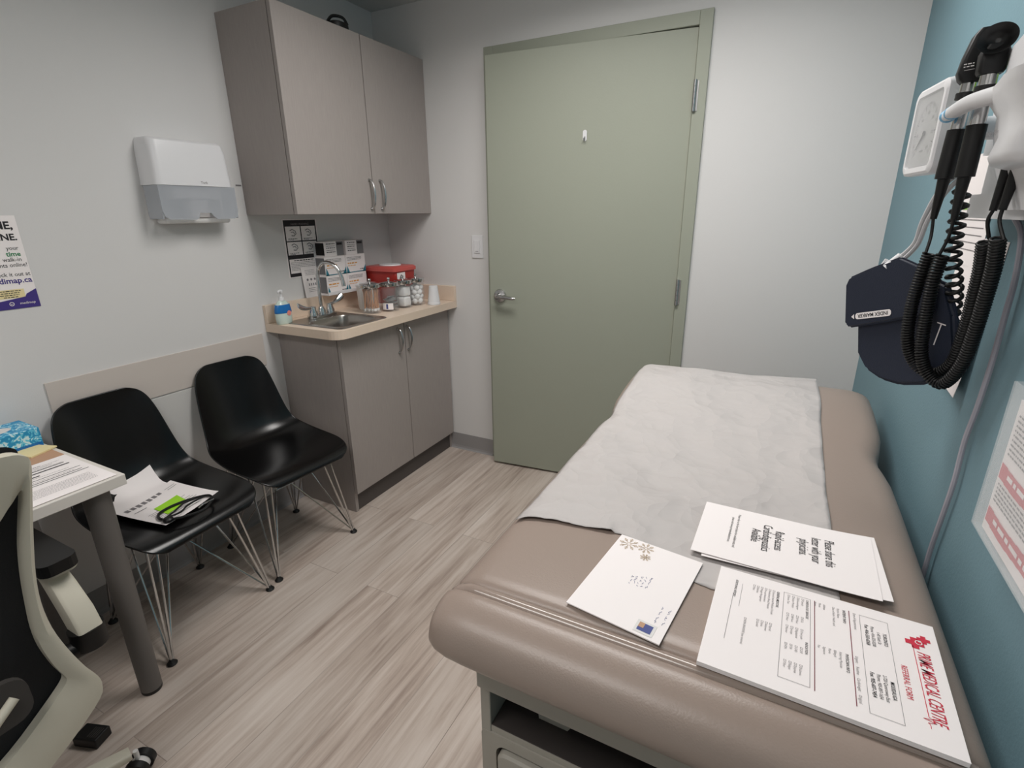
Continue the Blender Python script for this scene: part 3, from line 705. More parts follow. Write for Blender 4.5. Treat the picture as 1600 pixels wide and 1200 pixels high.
# papers on the nearer chair, draped over the dished seat
def bent_sheet(name, label, corners, zf, prints=None):
    c = [Vector((x, y, 0)) for x, y in corners]      # bl, br, tr, tl
    t = thing(name, label, 'paper', (c[0].x, c[0].y, zf(c[0].x, c[0].y)))
    bm = new(); n = 12; rows = []
    for i in range(n+1):
        row = []
        for j in range(n+1):
            p = (c[0].lerp(c[1], j/n)).lerp(c[3].lerp(c[2], j/n), i/n); p.z = zf(p.x, p.y); row.append(p)
        rows.append(row)
    low = [[p-Vector((0, 0, .0006)) for p in r] for r in rows]
    loft(bm, rows, False, False); loft(bm, low, False, False)
    s = obj('sheet', bm, 'paper', t, smooth=True)
    def P3(u, v, off=.0009):
        p = (c[0].lerp(c[1], u)).lerp(c[3].lerp(c[2], u), v); p.z = zf(p.x, p.y)+off; return p
    return t, s, P3
zf0 = lambda x: shell_z(x-.268)+.010
zf1 = lambda x, y: max(0, zf0(x)-.4535)*(1 if x < .16 else 0)+.4535+.018*((y+1.61)/.15)**2*.6-.006*math.cos((x-.26)*9)+.000
zf2 = lambda x, y: zf1(x, y)+.0028+.012*max(0, (x-.36)/.1)**2*max(0, (y+1.60)/.1)
t, s, P3 = bent_sheet('loose_paper', 'printed page lying underneath on the seat of the chair by the desk', [(.30, -1.715), (.285, -1.515), (.082, -1.535), (.10, -1.74)], zf1)
t, s, P3 = bent_sheet('loose_paper', 'top printed page under the green note on the chair by the desk', [(.445, -1.70), (.40, -1.492), (.155, -1.515), (.215, -1.735)], zf2)
def strip(bm, P3, u0, v0, u1, v1):
    n = max(1, int(abs(u1-u0)*12)); top = []; bot = []
    for k in range(n+1):
        u = u0+(u1-u0)*k/n; bot.append(P3(u, v0)); top.append(P3(u, v1))
    loft(bm, [bot, top], False, False)
b = new(); rnd = random.Random(2)
for k in range(9): strip(b, P3, .12, .10+.045*k, .12+rnd.uniform(.5, .75), .108+.045*k)
for k in range(7): strip(b, P3, .08+k*.09, .80+rnd.uniform(0, .03), .08+k*.09+.06, .90)
strip(b, P3, .1, .70, .3, .715); strip(b, P3, .78, .82, .95, .83); strip(b, P3, .76, .87, .95, .878)
obj('grey_print', b, 'grayink', s)
bm = new(); n = 6
cc = [Vector(p) for p in ((.378, -1.655, 0), (.345, -1.572, 0), (.275, -1.565, 0), (.298, -1.655, 0))]
rows = [[(lambda q: Vector((q.x, q.y, zf2(q.x, q.y)+.0022)))((cc[0].lerp(cc[1], j/n)).lerp(cc[3].lerp(cc[2], j/n), i/n)) for j in range(n+1)] for i in range(n+1)]
loft(bm, rows, False, False); loft(bm, [[p-Vector((0, 0, .0006)) for p in r] for r in rows], False, False)
tag(obj('sticky_note', bm, 'lime'), 'lime green sticky note on the papers on the chair seat', 'sticky note')
# black stethoscope
stt = thing('stethoscope', 'black stethoscope coiled on the papers on the chair seat', 'stethoscope', (.40, -1.60, .46))
def zs(x, y, o): return zf2(x, y)+o
loop = [(.47, -1.60), (.445, -1.665), (.405, -1.69), (.36, -1.672), (.345, -1.62), (.365, -1.56), (.405, -1.53), (.45, -1.55)]
def P2(l, o): return [(x, y, zs(x, y, o)) for x, y in l]
def near(l, o): return [(x, y, max(zs(min(x, .44), y, o), .452)) for x, y in l]
bm = new(); tube(bm, crom(near(loop, .007), 6, True), .0045, 8, closed=True); obj('tubing', bm, 'blackr', stt, smooth=True)
bm = new(); tube(bm, crom(near([(.42, -1.685), (.40, -1.645), (.375, -1.60), (.38, -1.565)], .012), 5), .003, 8); tube(bm, crom(near([(.42, -1.68), (.425, -1.64), (.40, -1.60), (.40, -1.55)], .012), 5), .003, 8); obj('ear_tube', bm, 'blackr', stt, smooth=True)
bm = new(); tube(bm, crom(near([(.457, -1.545), (.448, -1.575), (.455, -1.60)], .012), 5), .003, 8); obj('binaural_spring', bm, 'chrome', stt, smooth=True)
bm = new(); zc = zs(.43, -1.68, .008); lathe(bm, [(0, zc-.004), (.014, zc-.004), (.015, zc+.003), (.010, zc+.008), (0, zc+.009)], (.43, -1.683, 0), n=20); obj('chest_piece', bm, 'blackr', stt, smooth=True)

# ------------------------------------------------------------------ desk and what lies on it
dk = thing('desk', 'white desk corner with a grey round leg at the left edge', 'desk', (.3, -2.5, 0))
bm = new(); box(bm, (.004, -3.2, .700), (.572, -1.822, .730), .002); obj('desk_top', bm, 'desk', dk)
for (lx, ly) in ((.505, -1.875), (.505, -3.14), (.06, -1.90), (.06, -3.14)):
    bm = new(); cyl(bm, (lx, ly, .012), (lx+.018*(1 if lx > .3 else 0), ly-.004, .6995), .028, .031, n=24); lg = obj('leg', bm, 'legpaint', dk, smooth=True)
    bm = new(); lathe(bm, [(0, .0005), (.027, .0005), (.028, .004), (.028, .0118), (0, .0118)], (lx, ly, 0), n=24); obj('rubber_foot', bm, 'blackr', lg, smooth=True)
ZD = .7305
tsb = thing('tissue_box', 'blue patterned tissue box at the back of the desk', 'tissue box', (.09, -1.95, ZD))
bm = new(); box(bm, (.025, -2.062, ZD), (.150, -1.828, ZD+.058), .0015); tb_ = obj('carton', bm, 'tissue', tsb)
bm = new(); prism(bm, [(.0875+.035*math.cos(a), -1.945+.075*math.sin(a), ZD+.0584) for a in [2*PI*k/24 for k in range(24)]], (0, 0, .0008)); obj('opening_film', bm, 'whitem', tb_)
bm = new(); box(bm, (.1502, -2.06, ZD+.002), (.1507, -1.83, ZD+.014)); obj('blue_band', bm, 'blueliq', tb_)
bm = new(); box(bm, (.165, -2.10, ZD), (.285, -1.835, ZD+.001)); tag(obj('kraft_folder', bm, 'kraft'), 'brown kraft folder edge on desk beside the tissue box', 'folder')
bm = new(); box(bm, (-.038, -.038, 0), (.038, .038, .005), .0005); bm.transform(Matrix.Translation((.185, -1.868, ZD+.0012)) @ Matrix.Rotation(.35, 4, 'Z')); tag(obj('note_pad', bm, 'yellow'), 'pale yellow note pad on the kraft folder on the desk', 'note pad')
mx = frame_mx((.562, -2.052, ZD+.0012), (0, 1, 0), (-1, 0, 0))
t, s = sheet_on('desk_form', 'printed form with thick black rules lying on the desk corner', 'form', mx, .216, .272)
b = new(); g = new(); e = .001
for y, h, x1 in ((.232, .0015, .17), (.214, .004, .19), (.196, .006, .195), (.174, .006, .12), (.150, .0025, .20), (.128, .003, .195), (.116, .003, .205)): rect_into(b, .02, y, x1, y+h, z=e)
for k in range(9): scribble(g, .02, .100-.008*k if k > 1 else .222+.02*k, .19, .0016, z=e, seed=k)
scribble(g, .02, .245, .15, .002, z=e); scribble(g, .02, .165, .18, .0016, z=e); scribble(g, .02, .138, .18, .0016, z=e)
pobj('black_rules', b, 'ink', s); pobj('fine_print', g, 'grayink', s)

# ------------------------------------------------------------------ office chair
oc = thing('office_chair', 'cream framed black mesh office chair at the desk, seen from behind', 'chair', (.68, -2.37, 0))
YC = -2.37
def bx_(z): # back plane lean
    return .962+.05*((z-.62)/.4)**2*(1 if z > .62 else -.2)
outer = [(0, 1.03), (.12, 1.028), (.215, 1.018), (.242, 1.008), (.251, .992), (.246, .95), (.231, .86), (.218, .78), (.213, .72), (.216, .66), (.227, .60), (.243, .54), (.258, .498), (.260, .472), (.250, .448), (.20, .415), (.12, .375), (.05, .350), (0, .345)]
inner = [(0, .862), (.165, .888), (.208, .920), (.230, .944), (.233, .934), (.226, .90), (.213, .84), (.204, .78), (.198, .72), (.194, .67), (.195, .625), (.203, .575), (.211, .545), (.212, .535), (.204, .524), (.17, .500), (.11, .462), (.05, .438), (0, .432)]
def full(l): return l+[(-s, z) for s, z in reversed(l[1:-1])]
def resamp(l, n=3): return [(p.x, p.y) for p in crom([(a, b_, 0) for a, b_ in l], n)]
O_ = full(resamp(outer)); I_ = full(resamp(inner))
bm = new(); th = .024
def P_(s, z, dx=0): return Vector((bx_(z)+dx-.35*s*s, YC+s, z))
r0 = [P_(s, z, 0) for s, z in O_]; r1 = [P_(s, z, -th) for s, z in O_]; r2 = [P_(s, z, -th*1.1) for s, z in I_]; r3 = [P_(s, z, -.006) for s, z in I_]
mid = [P_(s*.55+s2*.45, z*.55+z2*.45, .004) for (s, z), (s2, z2) in zip(O_, I_)]
loft(bm, [r3, mid, r0, r1, r2, r3], True, False); bmesh.ops.remove_doubles(bm, verts=bm.verts, dist=1e-6)
obj('back_frame', bm, 'cream', oc, smooth=60)
bm = new(); n_ = len(I_)
rings = [[P_(s*q, (z-.70)*q+.703+(.012 if z > .9 else 0), -.030) for s, z in O_] for q in (.985,)]
for k in (.93, .8, .6, .4, .2): rings.append([P_(s*k, (z-.70)*k+.70, -.030-.008*(1-k)) for s, z in O_])
loft(bm, rings, True, False); bm.faces.new([bm.verts.new(p) for p in rings[-1]]); obj('back_mesh', bm, 'blackm', oc, smooth=60)
lu = thing  # lumbar support on the rear of the mesh
bm = new(); prism(bm, [(bx_(.57)-.002, YC+a, z) for a, z in rrect(-.155, .155, .535, .625, .03, 5)], (.012, 0, 0)); lm = obj('lumbar_pad', bm, 'lumb', oc)
for sgn in (-1, 1):
    bm = new(); tube(bm, [(bx_(.57)+.014, YC+sgn*.133, .590), (bx_(.57)+.022, YC+sgn*.095, .565)], .008, 10); obj('lumbar_lever', bm, 'cream', lm, smooth=True)
bm = new(); prism(bm, [(x, y, .435) for x, y in rrect(.40, .86, YC-.24, YC+.24, .07, 6)], (0, 0, .03)); obj('seat_pan', bm, 'blackr', oc)
bm = new(); loft(bm, [[(x, y, z) for x, y in rrect(.40+i, .86-i, YC-.24+i, YC+.24-i, .07, 6)] for i, z in ((.004, .4655), (0, .475), (.0, .50), (.012, .518), (.04, .522))]); obj('seat_cushion', bm, 'blackm', oc, smooth=True)
for sgn in (-1, 1):
    bm = new(); yy = YC+sgn*.315
    bm2 = new(); pd = [(x, y, .642) for x, y in rrect(.47, .745, yy-.036, yy+.036, .022, 5)]
    prism(bm2, pd, (0, 0, .028)); ap = obj('arm_pad', bm2, 'blackr', oc)
    prism(bm, [(x, y, .636) for x, y in rrect(.475, .742, yy-.034, yy+.034, .022, 5)], (0, 0, .0055))
    rings = []
    for x_, z_, hx, hy in ((.66, .6355, .036, .02), (.70, .60, .033, .022), (.745, .545, .032, .024), (.765, .505, .030, .024)):
        rings.append([(x_+a, yy+b_, z_) for a, b_ in rrect(-hx, hx, -hy, hy, .008, 3)])
    loft(bm, rings); obj('arm_post', bm, 'cream', oc, smooth=30)
    bm = new(); cyl(bm, (.768, yy, .455), (.766, yy, .504), .033, .034, n=20); tube(bm, [(.768, yy-sgn*.01, .462), (.74, yy-sgn*.10, .45), (.72, YC+sgn*.15, .445)], [.022, .02, .02], 10); obj('arm_bracket', bm, 'blackr', oc, smooth=True)
bm = new(); cyl(bm, (.66, YC, .10), (.66, YC, .34), .026); cyl(bm, (.66, YC, .34), (.66, YC, .435), .017); box(bm, (.57, YC-.08, .40), (.80, YC+.08, .4345), .01); tube(bm, [(.78, YC, .41), (.90, YC, .40), (.955, YC, .42)], .022, 10); obj('gas_column', bm, 'blackr', oc, smooth=True)
for k in range(5):
    a = math.radians(76+72*k); dx, dy = math.cos(a), math.sin(a); cx, cy = .665, YC
    bm = new(); rings = []
    for t_, z_, hw, hh in ((.02, .105, .032, .028), (.12, .10, .026, .022), (.24, .09, .021, .016), (.335, .082, .017, .010)):
        c = Vector((cx+dx*t_, cy+dy*t_, z_)); sd = Vector((-dy, dx, 0))
        rings.append([c+sd*a_+Vector((0, 0, b_)) for a_, b_ in rrect(-hw, hw, -hh, hh, .006, 3)])
    loft(bm, rings); lg = obj('base_leg', bm, 'cream', oc, smooth=30)
    bm = new(); c = Vector((cx+dx*.345, cy+dy*.345, .030)); ax = Vector((math.cos(a+.9), math.sin(a+.9), 0))
    for sg in (-1, 1):
        cyl(bm, c+ax*sg*.009, c+ax*sg*.026, .029, n=28)
    obj('caster', bm, 'blackr', lg, smooth=True)
    bm = new(); cyl(bm, c-ax*.0085, c+ax*.0085, .022, n=20); cyl(bm, c+Vector((0, 0, .024)), c+Vector((0, 0, .05)), .006, n=10)
    for sg in (-1, 1): cyl(bm, c+ax*sg*.0262, c+ax*sg*.0268, .017, n=20)
    obj('caster_hub', bm, 'whitem', lg, smooth=True)
# ribbed black block on the floor behind the chair
pb = thing('power_adapter', 'small black ribbed block on the floor beyond the office chair', 'power adapter', (.53, -2.045, 0), .35)
bm = new(); box(bm, (-.036, -.024, .0005), (.036, .024, .03), .003); pbb = obj('adapter_body', bm, 'blackr', pb, local=True)
bm = new()
for k in range(5): box(bm, (.002+k*.006, -.015, .0301), (.004+k*.006, .015, .031))
obj('rib', bm, 'lumb', pbb, local=True)

# ------------------------------------------------------------------ exam table
ex = thing('exam_table', 'taupe padded examination table along the teal wall', 'examination table', (2.0, -1.25, 0))
XC = 1.992
def sect(hw, dmax, r=.04):   # across list (x offset, drop)
    l = []
    l += [(-hw+.06, dmax), (-hw+.022, dmax-.004), (-hw+.006, dmax-.016), (-hw, dmax*.55)]
    for k in range(1, 7):
        a = PI/2*k/6; l.append((-hw+r*1.25*(1-math.cos(a)), r*(1-math.sin(a))*.999+ (0)))
    mid_ = [(-hw*.5, -.002), (0, -.003), (hw*.5, -.002)]
    return l+mid_+[(-x, d) for x, d in reversed(l)]
def top_z(y):       # slight rise at the head end
    t_ = max(0, min(1, (y+1.2)/.5)); return .809+.046*(t_*t_*(3-2*t_))
bm = new(); rings = []
ys_ = [-.600, -.603, -.612, -.63, -.66, -.70, -.75, -.80, -.86, -.92, -.98, -1.02, -1.06, -1.10, -1.15, -1.25, -1.4, -1.6, -1.75, -1.82, -1.84, -1.850, -1.854]
for y in ys_:
    if y > -.66: e_ = ((y+.66)/.06); rnd_ = 1-math.sqrt(max(0, 1-min(1, e_)**2))
    else: rnd_ = 0
    ne = max(0, (-1.835-y)/.019); nr = 1-math.sqrt(max(0, 1-ne*ne)) if ne > 0 else 0
    hw = .354-.020*math.exp(-((y+1.04)/.07)**2)-rnd_*.07-nr*.006
    dz = top_z(y)-rnd_*.045-nr*.012; thk = dz-.725
    rings.append([(XC+x, y, dz-d) for x, d in sect(hw, max(.03, thk), .042 if rnd_ < .5 else .03)])
loft(bm, rings, True, True); obj('mattress', bm, 'vinyl', ex, smooth=60)
# rolled foot end: section swept round a short profile
pf = [(-1.868, .797), (-1.872, .806), (-1.884, .8085), (-1.902, .805), (-1.920, .797), (-1.935, .785), (-1.945, .769), (-1.948, .752), (-1.943, .736), (-1.930, .720), (-1.912, .7065), (-1.89, .698), (-1.868, .694), (-1.845, .693)]
bm = new(); rings = []; cn = Vector((0, -1.880, .750))
acr = [(-.368, 1.0, 0)]
hwN = .352
def across():
    l = [(-hwN+.03, .93), (-hwN+.012, .78), (-hwN+.003, .50), (-hwN, .34)]
    l2 = []
    for x, q in [(-hwN+.030, 1.0), (-hwN+.014, .86), (-hwN+.004, .60), (-hwN, .40)]: pass
    # (x, scale towards the profile itself): 1 = on the profile, 0 = centre
    a = [(-hwN+.012, .25), (-hwN+.002, .5), (-hwN, .68), (-hwN+.006, .82), (-hwN+.018, .92), (-hwN+.038, .98), (-hwN+.07, 1.0)]
    return a+[(-.15, 1.006), (0, 1.008), (.15, 1.006)]+[(-x, q) for x, q in reversed(a)]
for (y, z) in crom([(0, a, b_) for a, b_ in pf], 3) and [(p.y, p.z) for p in crom([(0, a, b_) for a, b_ in pf], 3)]:
    d = Vector((0, y, z))-cn
    rings.append([Vector((XC+x, 0, 0))+cn+d*q for x, q in across()])
loft(bm, rings, False, False)
obj('foot_bolster', bm, 'vinyl', ex, smooth=60)
bm = new(); rings = []
for (y, z) in ((-1.848, .792), (-1.851, .803), (-1.856, .8095), (-1.862, .8118), (-1.868, .8105), (-1.873, .805), (-1.876, .794)):
    rings.append([(XC+x, y, z-max(0, d)) for x, d in sect(.356, .07, .045)])
loft(bm, rings, True, False); obj('welt_strip', bm, 'vinylg', ex, smooth=60)
# base
bx0, bx1, by0, by1 = 1.683, 2.30, -.70, -1.852
bm = new()
box(bm, (bx0, by1, .10), (bx0+.02, by0, .69), .002); box(bm, (bx1-.02, by1, .10), (bx1, by0, .69), .002); box(bm, (bx0+.02, by0-.02, .10), (bx1-.02, by0, .69))
box(bm, (bx0+.02, by1, .10), (bx1-.02, by0-.02, .13)); box(bm, (bx0+.02, by1+.002, .492), (bx1-.02, by0-.02, .505))
box(bm, (bx0-.0, -1.83, .6905), (bx1+.02, by0+.05, .7245), .003)
obj('base_body', bm, 'basep', ex)
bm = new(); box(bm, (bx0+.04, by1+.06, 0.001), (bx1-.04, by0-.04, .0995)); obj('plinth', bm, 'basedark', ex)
bm = new(); box(bm, (bx0+.0005, by1-.012, .600), (bx1-.0005, by1-.0005, .645), .003); obj('front_rail', bm, 'basep', ex)
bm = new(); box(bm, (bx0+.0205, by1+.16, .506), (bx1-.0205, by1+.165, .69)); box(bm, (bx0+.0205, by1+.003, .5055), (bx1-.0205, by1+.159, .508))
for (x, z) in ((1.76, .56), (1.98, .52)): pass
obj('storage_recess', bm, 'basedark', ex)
bm = new(); prism(bm, [(x, by1-.001, z) for x, z in rrect(bx0+.0005, bx1-.0005, .20, .4915, .01, 3)], (0, .012, 0), [[(x, by1-.001, z) for x, z in rrect(bx0+.03, bx1-.03, .225, .468, .02, 4)]]); obj('drawer_surround', bm, 'basep', ex)
dw = None
bm = new(); loft(bm, [[(x, y, z) for x, z in rrect(bx0+.036+i, bx1-.036-i, .231+i, .462-i, .018, 4)] for y, i in ((by1+.02, 0), (by1-.006, 0), (by1-.011, .003), (by1-.012, .008))]); dw = obj('drawer', bm, 'basep', ex, smooth=30)
bm = new(); box(bm, (bx0+.20, by1-.0145, .42), (bx1-.20, by1-.0125, .445), .001); obj('drawer_pull', bm, 'basedark', dw)
bm = new(); prism(bm, [(1.775, by1+.05, .5085), (1.83, by1+.05, .5085), (1.845, by1+.05, .535), (1.835, by1+.05, .585), (1.80, by1+.05, .595), (1.77, by1+.05, .56)], (0, .006, 0)); obj('stirrup_plate', bm, 'basep', ex)

# exam paper on the table
xl, xr = 1.660, 2.203
def near_y(x):
    ks = [(1.66, -1.658), (1.72, -1.640), (1.80, -1.632), (1.86, -1.624), (1.92, -1.645), (1.98, -1.695), (2.03, -1.705), (2.10, -1.67), (2.21, -1.66)]
    for a, b_ in zip(ks, ks[1:]):
        if a[0] <= x <= b_[0]: return a[1]+(b_[1]-a[1])*(x-a[0])/(b_[0]-a[0])
    return ks[-1][1]
def surf_z(x, y):
    z = top_z(y) if y < -.66 else top_z(y)-.045*(1-math.sqrt(max(0, 1-((y+.66)/.06)**2)))*.25
    r = .042; q = (x-(XC-.354+.02*math.exp(-((y+1.04)/.07)**2)))/(r*1.25)
    if q < 1: z -= r*(1-math.sqrt(max(0, 1-(1-max(0, q))**2)))
    return z+.003
bm = new(); NX, NY = 70, 130; rows = []
for i in range(NY+1):
    row = []
    for j in range(NX+1):
        u = j/NX; x = xl+(xr-xl)*u+.004*noise.noise(Vector((0, i*.05, u*2)))+(.006*math.sin(i*.09) if u > .9 else 0)*0
        yf = -.635+.075*(u**1.5); yn = near_y(x)+.004*noise.noise(Vector((x*55, 1, 0)))
        y = yf+(yn-yf)*i/NY
        v = Vector((x*3.1, y*2.3, 0))
        nz = abs(noise.noise(v))*.010+abs(noise.noise(v*2.7+Vector((3, 1, 0))))*.005+abs(noise.noise(v*7))*.0015
        edge = 1+1.2*max(0, (i-NY+8)/8)
        zz = (surf_z(x, max(y, -1.84)) if y < -.602 else surf_z(x, -.602)-.0*(y+.602))
        damp = .12 if (y < -1.60 and x > 1.84) else 1
        row.append(Vector((x, y, zz+nz*.75*(edge if damp == 1 else 1)*damp+.0008)))
    rows.append(row)
loft(bm, rows, False, False)
epo = tag(obj('exam_paper', bm, 'exam', smooth=80), 'crinkled white exam paper laid down the padded table', 'exam paper')
s_ = epo.modifiers.new('thick', 'SOLIDIFY'); s_.thickness = .0004; s_.offset = 1

# things on the table
RX = lambda d: (math.sin(math.radians(d)), -math.cos(math.radians(d)), 0)   # reading direction, towards the camera
# card envelope
mx = frame_mx((1.838, -1.634+.002, .8135), (-.03, -.205, 0), (.147, -.015, 0)); mx = frame_mx((1.862, -1.631, .8165), (1.834-1.862, -1.836+1.631, -.002), (1, 0, 0))
t, s = sheet_on('envelope', 'white stamped envelope with gold snowflakes on the exam table', 'envelope', mx, .207, .145, .0018)
e = .0023; b = new(); g = new(); bl = new(); st = new(); st2 = new()
def flake(bm, x, y, r):
    for k in range(8):
        a = PI*k/4; d = (math.cos(a), math.sin(a))
        for t0, t1, w_ in ((.15, .75, .0007), (.8, 1, .0013)):
            p = Vector((x+d[0]*r*t0, y+d[1]*r*t0, e)); q = Vector((x+d[0]*r*t1, y+d[1]*r*t1, e)); n_ = Vector((-d[1], d[0], 0))*w_
            bm.faces.new([bm.verts.new(v) for v in (p-n_, q-n_, q+n_, p+n_)])
        for sg in (-1, 1):
            a2 = a+sg*.5; p = Vector((x+d[0]*r*.5, y+d[1]*r*.5, e)); q = p+Vector((math.cos(a2), math.sin(a2), 0))*r*.33; n_ = Vector((-math.sin(a2), math.cos(a2), 0))*.0006
            bm.faces.new([bm.verts.new(v) for v in (p-n_, q-n_, q+n_, p+n_)])
flake(g, .020, .022, .017); flake(g, .016, .052, .014); flake(g, .040, .060, .009); lathe(g, [(0, 0), (.0035, 0)], (.040, .060, e), n=12, caps=False)
def hand(bm, x, y, wd, hh, seed):
    r = random.Random(seed); px = x; pts = []
    while px < x+wd:
        pts.append((px, y+r.uniform(0, hh), e)); px += r.uniform(.0008, .002)
        if r.random() < .22 and len(pts) > 2: tube(bm, pts, .00028, 3); pts = []; px += .003
    if len(pts) > 1: tube(bm, pts, .00028, 3)
for k in range(5): hand(bl, .083+.003*k, .086-.0068*k, .030-.002*k, .0045, k)
for k in range(2): hand(bl, .136, .135-.011*k, .038, .003, k+20)
rect_into(st2, .178, .104, .202, .132, z=e); rect_into(st, .182, .108, .198, .128, z=e+.0003); rect_into(b, .182, .108, .192, .116, z=e+.0006)
pobj('snowflake_print', g, 'goldink', s); pobj('handwriting', bl, 'blueink', s); pobj('stamp_border', st2, 'whitem', s); pobj('stamp', st, 'blueink', s); pobj('stamp_figure', b, 'kraft', s)

# folded letters
def curl_sheet(name, label, mx, w_, h_, curl, z0=0):
    t = thing(name, label, 'letter', mx=mx, group='letters on the exam table'); bm = new(); n = 20; rows = []
    for i in range(n+1):
        v = i/n; zz = z0+curl*max(0, (v-.72)/.28)**2
        rows.append([Vector((w_*j/4, h_*v, zz+.0)) for j in range(5)])
    loft(bm, rows, False, False); loft(bm, [[p-Vector((0, 0, .0006)) for p in r] for r in rows], False, False); return t, obj('sheet', bm, 'paper', t, local=True, smooth=80)
mxl = frame_mx((1.985, -1.452, .8225), (-.02, -1, -.0), (.999, .05, .0))
mxu = frame_mx((1.995, -1.458, .8205), (.03, -1, 0), (1, .035, .002))
curl_sheet('letter', 'lower letter peeking out beneath the rapid access letter', mxu, .176, .272, .002)
t, s = curl_sheet('letter', 'top letter reading please share this letter with your physicians', mxl, .176, .276, .002)
b = new(); e = .0009
cw = .56; xx = .080
for s_, yy in (('Please share this', .204), ('letter with your', .184), ('physicians.', .165), ('Rapid-access', .127), ('Cardiodiagnostics', .107), ('Available', .089)): text_into(b, s_, xx, yy, .0215, 'CENTER', sx=cw, z=e)
text_into(b, 'Please refer to the form below for available tests and', xx, .062, .0066, 'CENTER', sx=.8, z=e); text_into(b, 'please visit www.primemedicalcentre.ca', xx, .0525, .0066, 'CENTER', sx=.8, z=e)
pobj('black_print', b, 'ink', s)

# referral form pad
th_ = .007; mxf = frame_mx((2.034, -1.6485, .8135), (-.03, -1, 0), (1, -.012, 0))
t = thing('referral_form_pad', 'thick pad of referral forms with red heading on the exam table', 'form pad', mx=mxf)
bm = new(); box(bm, (0, 0, 0), (.216, .279, th_-.0008), .0004); obj('page_block', bm, 'paper', t, local=True)
bm = new(); box(bm, (0, 0, th_-.0007), (.2162, .2792, th_)); s = obj('sheet', bm, 'paper', t, local=True)
e = th_+.0006; r_ = new(); b = new(); g = new(); dr_ = new()
text_into(r_, 'PRIME MEDICAL CENTRE', .062, .2530, .0200, sx=.53, shear=.25, z=e, bold=.003)
def cross(bm, x, y, a, t_): rect_into(bm, x-a, y-t_, x+a, y+t_, e); rect_into(bm, x-t_, y+t_, x+t_, y+a, e); rect_into(bm, x-t_, y-a, x+t_, y-t_, e)
cross(r_, .047, .2525, .0105, .0042); cross(r_, .036, .2635, .0075, .003)
wc = new(); lathe(wc, [(.0032, 0), (.0042, 0)], (.045, .257, e+.0004), n=20, caps=False); pobj('logo_circle', wc, 'paper', s)
rect_into(r_, .053, .2492, .172, .2500, e); tube(r_, [(.172, .2496, e), (.174, .2535, e), (.176, .244, e), (.1785, .2560, e), (.181, .2475, e), (.183, .2496, e), (.188, .2496, e)], .0004, 3)
text_into(r_, 'REFERRAL FORM', .098, .2315, .0095, sx=.8, z=e)
frame_into(g, .022, .1905, .198, .2245, .0005, e)
text_into(b, 'TORONTO', .060, .2165, .0062, 'CENTER', sx=.8, z=e, bold=.01); text_into(b, 'MISSISSAUGA', .150, .2165, .0062, 'CENTER', sx=.8, z=e, bold=.01)
text_into(b, '1-40 Sixth St', .060, .2095, .0058, 'CENTER', sx=.8, z=e); text_into(b, '2-720 Queensway East', .150, .2095, .0058, 'CENTER', sx=.8, z=e)
text_into(b, 'Phone: 416-533-0200', .060, .2028, .0058, 'CENTER', sx=.8, z=e); text_into(b, 'Phone: 905-897-1654', .150, .2028, .0058, 'CENTER', sx=.8, z=e)
text_into(b, 'Fax: 416-533-6268', .060, .1958, .0064, 'CENTER', sx=.85, z=e, bold=.012); text_into(b, 'Fax: 905-607-7454', .150, .1958, .0064, 'CENTER', sx=.85, z=e, bold=.012)
text_into(g, 'Date of Appointment:', .022, .183, .005, sx=.8, z=e); text_into(g, 'Urgent:     Routine     Cardiologist     Original', .110, .181, .005, sx=.85, z=e)
rect_into(dr_, .020, .1775, .195, .1785, e); rect_into(dr_, .020, .1340, .195, .1350, e)
text_into(b, 'PATIENT INFO', .022, .170, .0052, sx=.85, z=e, bold=.01); text_into(b, 'PHYSICIAN INFO', .112, .170, .0052, sx=.85, z=e, bold=.01)
for k, s_ in enumerate(('Patient Name', 'Date of birth / Health card', '', 'Address', 'Phone', 'Notes')):
    text_into(g, s_, .022, .163-.0058*k, .0045, sx=.85, z=e)
for k, s_ in enumerate(('Referring Physician', 'Billing #', 'Phone', 'Signature', 'Fax')): text_into(g, s_, .112, .163-.0062*k, .0045, sx=.85, z=e)
hand(b, .078, .148, .02, .004, 55) if False else None
frame_into(g, .020, .0935, .193, .1295, .0005, e)
text_into(b, 'CARDIOLOGY SERVICES', .024, .1235, .0046, sx=.85, z=e, bold=.01); text_into(b, 'INDICATION', .115, .1235, .0046, sx=.85, z=e, bold=.01)
opts = (('Consult', 'Echocardiogram', 'Holter Monitor', 'Stress Test'), ('ECG', '24 Hour', '48 Hour', '72 Hour'), ('Chest pain', 'Palpitations', 'Syncope', 'Murmur'), ('CHF', 'CAD', 'TIA', 'HTN'), ('Dizziness', 'Dyspnea', 'Fatigue', 'Other'))
def tick(x, y, s_, q=.0044):
    frame_into(g, x, y, x+.0032, y+.0032, .0004, e); text_into(g, s_, x+.0042, y, q, sx=.85, z=e)
for i, (cx_, col) in enumerate(zip((.024, .066, .092, .128, .160), opts)):
    for k, s_ in enumerate(col): tick(cx_, .1175-.0062*k, s_)
text_into(b, 'GENERAL MEDICINE', .024, .0845, .0048, sx=.85, z=e, bold=.01)
for k, s_ in enumerate(('General Internal Medicine Consult', 'Ambulatory Blood Pressure', 'Pre-op Assessment', 'Weight Management', 'Diabetes', 'Other')): tick(.024, .0785-.0055*k, s_)
text_into(b, 'ULTRASOUND REFERRAL', .024, .0395, .0046, sx=.85, z=e, bold=.01) if False else None
for k, s_ in enumerate(('Thyroid', 'Abdomen', 'Pelvis', 'Carotid')): tick(.100, .0785-.0055*k, s_)
text_into(b, 'ADDITIONAL HISTORY:', .024, .026, .0048, sx=.85, z=e, bold=.01); rect_into(g, .058, .0255, .16, .0260, e)
tick(.105, .046, 'NON-INVASIVE (see reverse)', .0048); rect_into(g, .03, .036, .085, .0364, e)
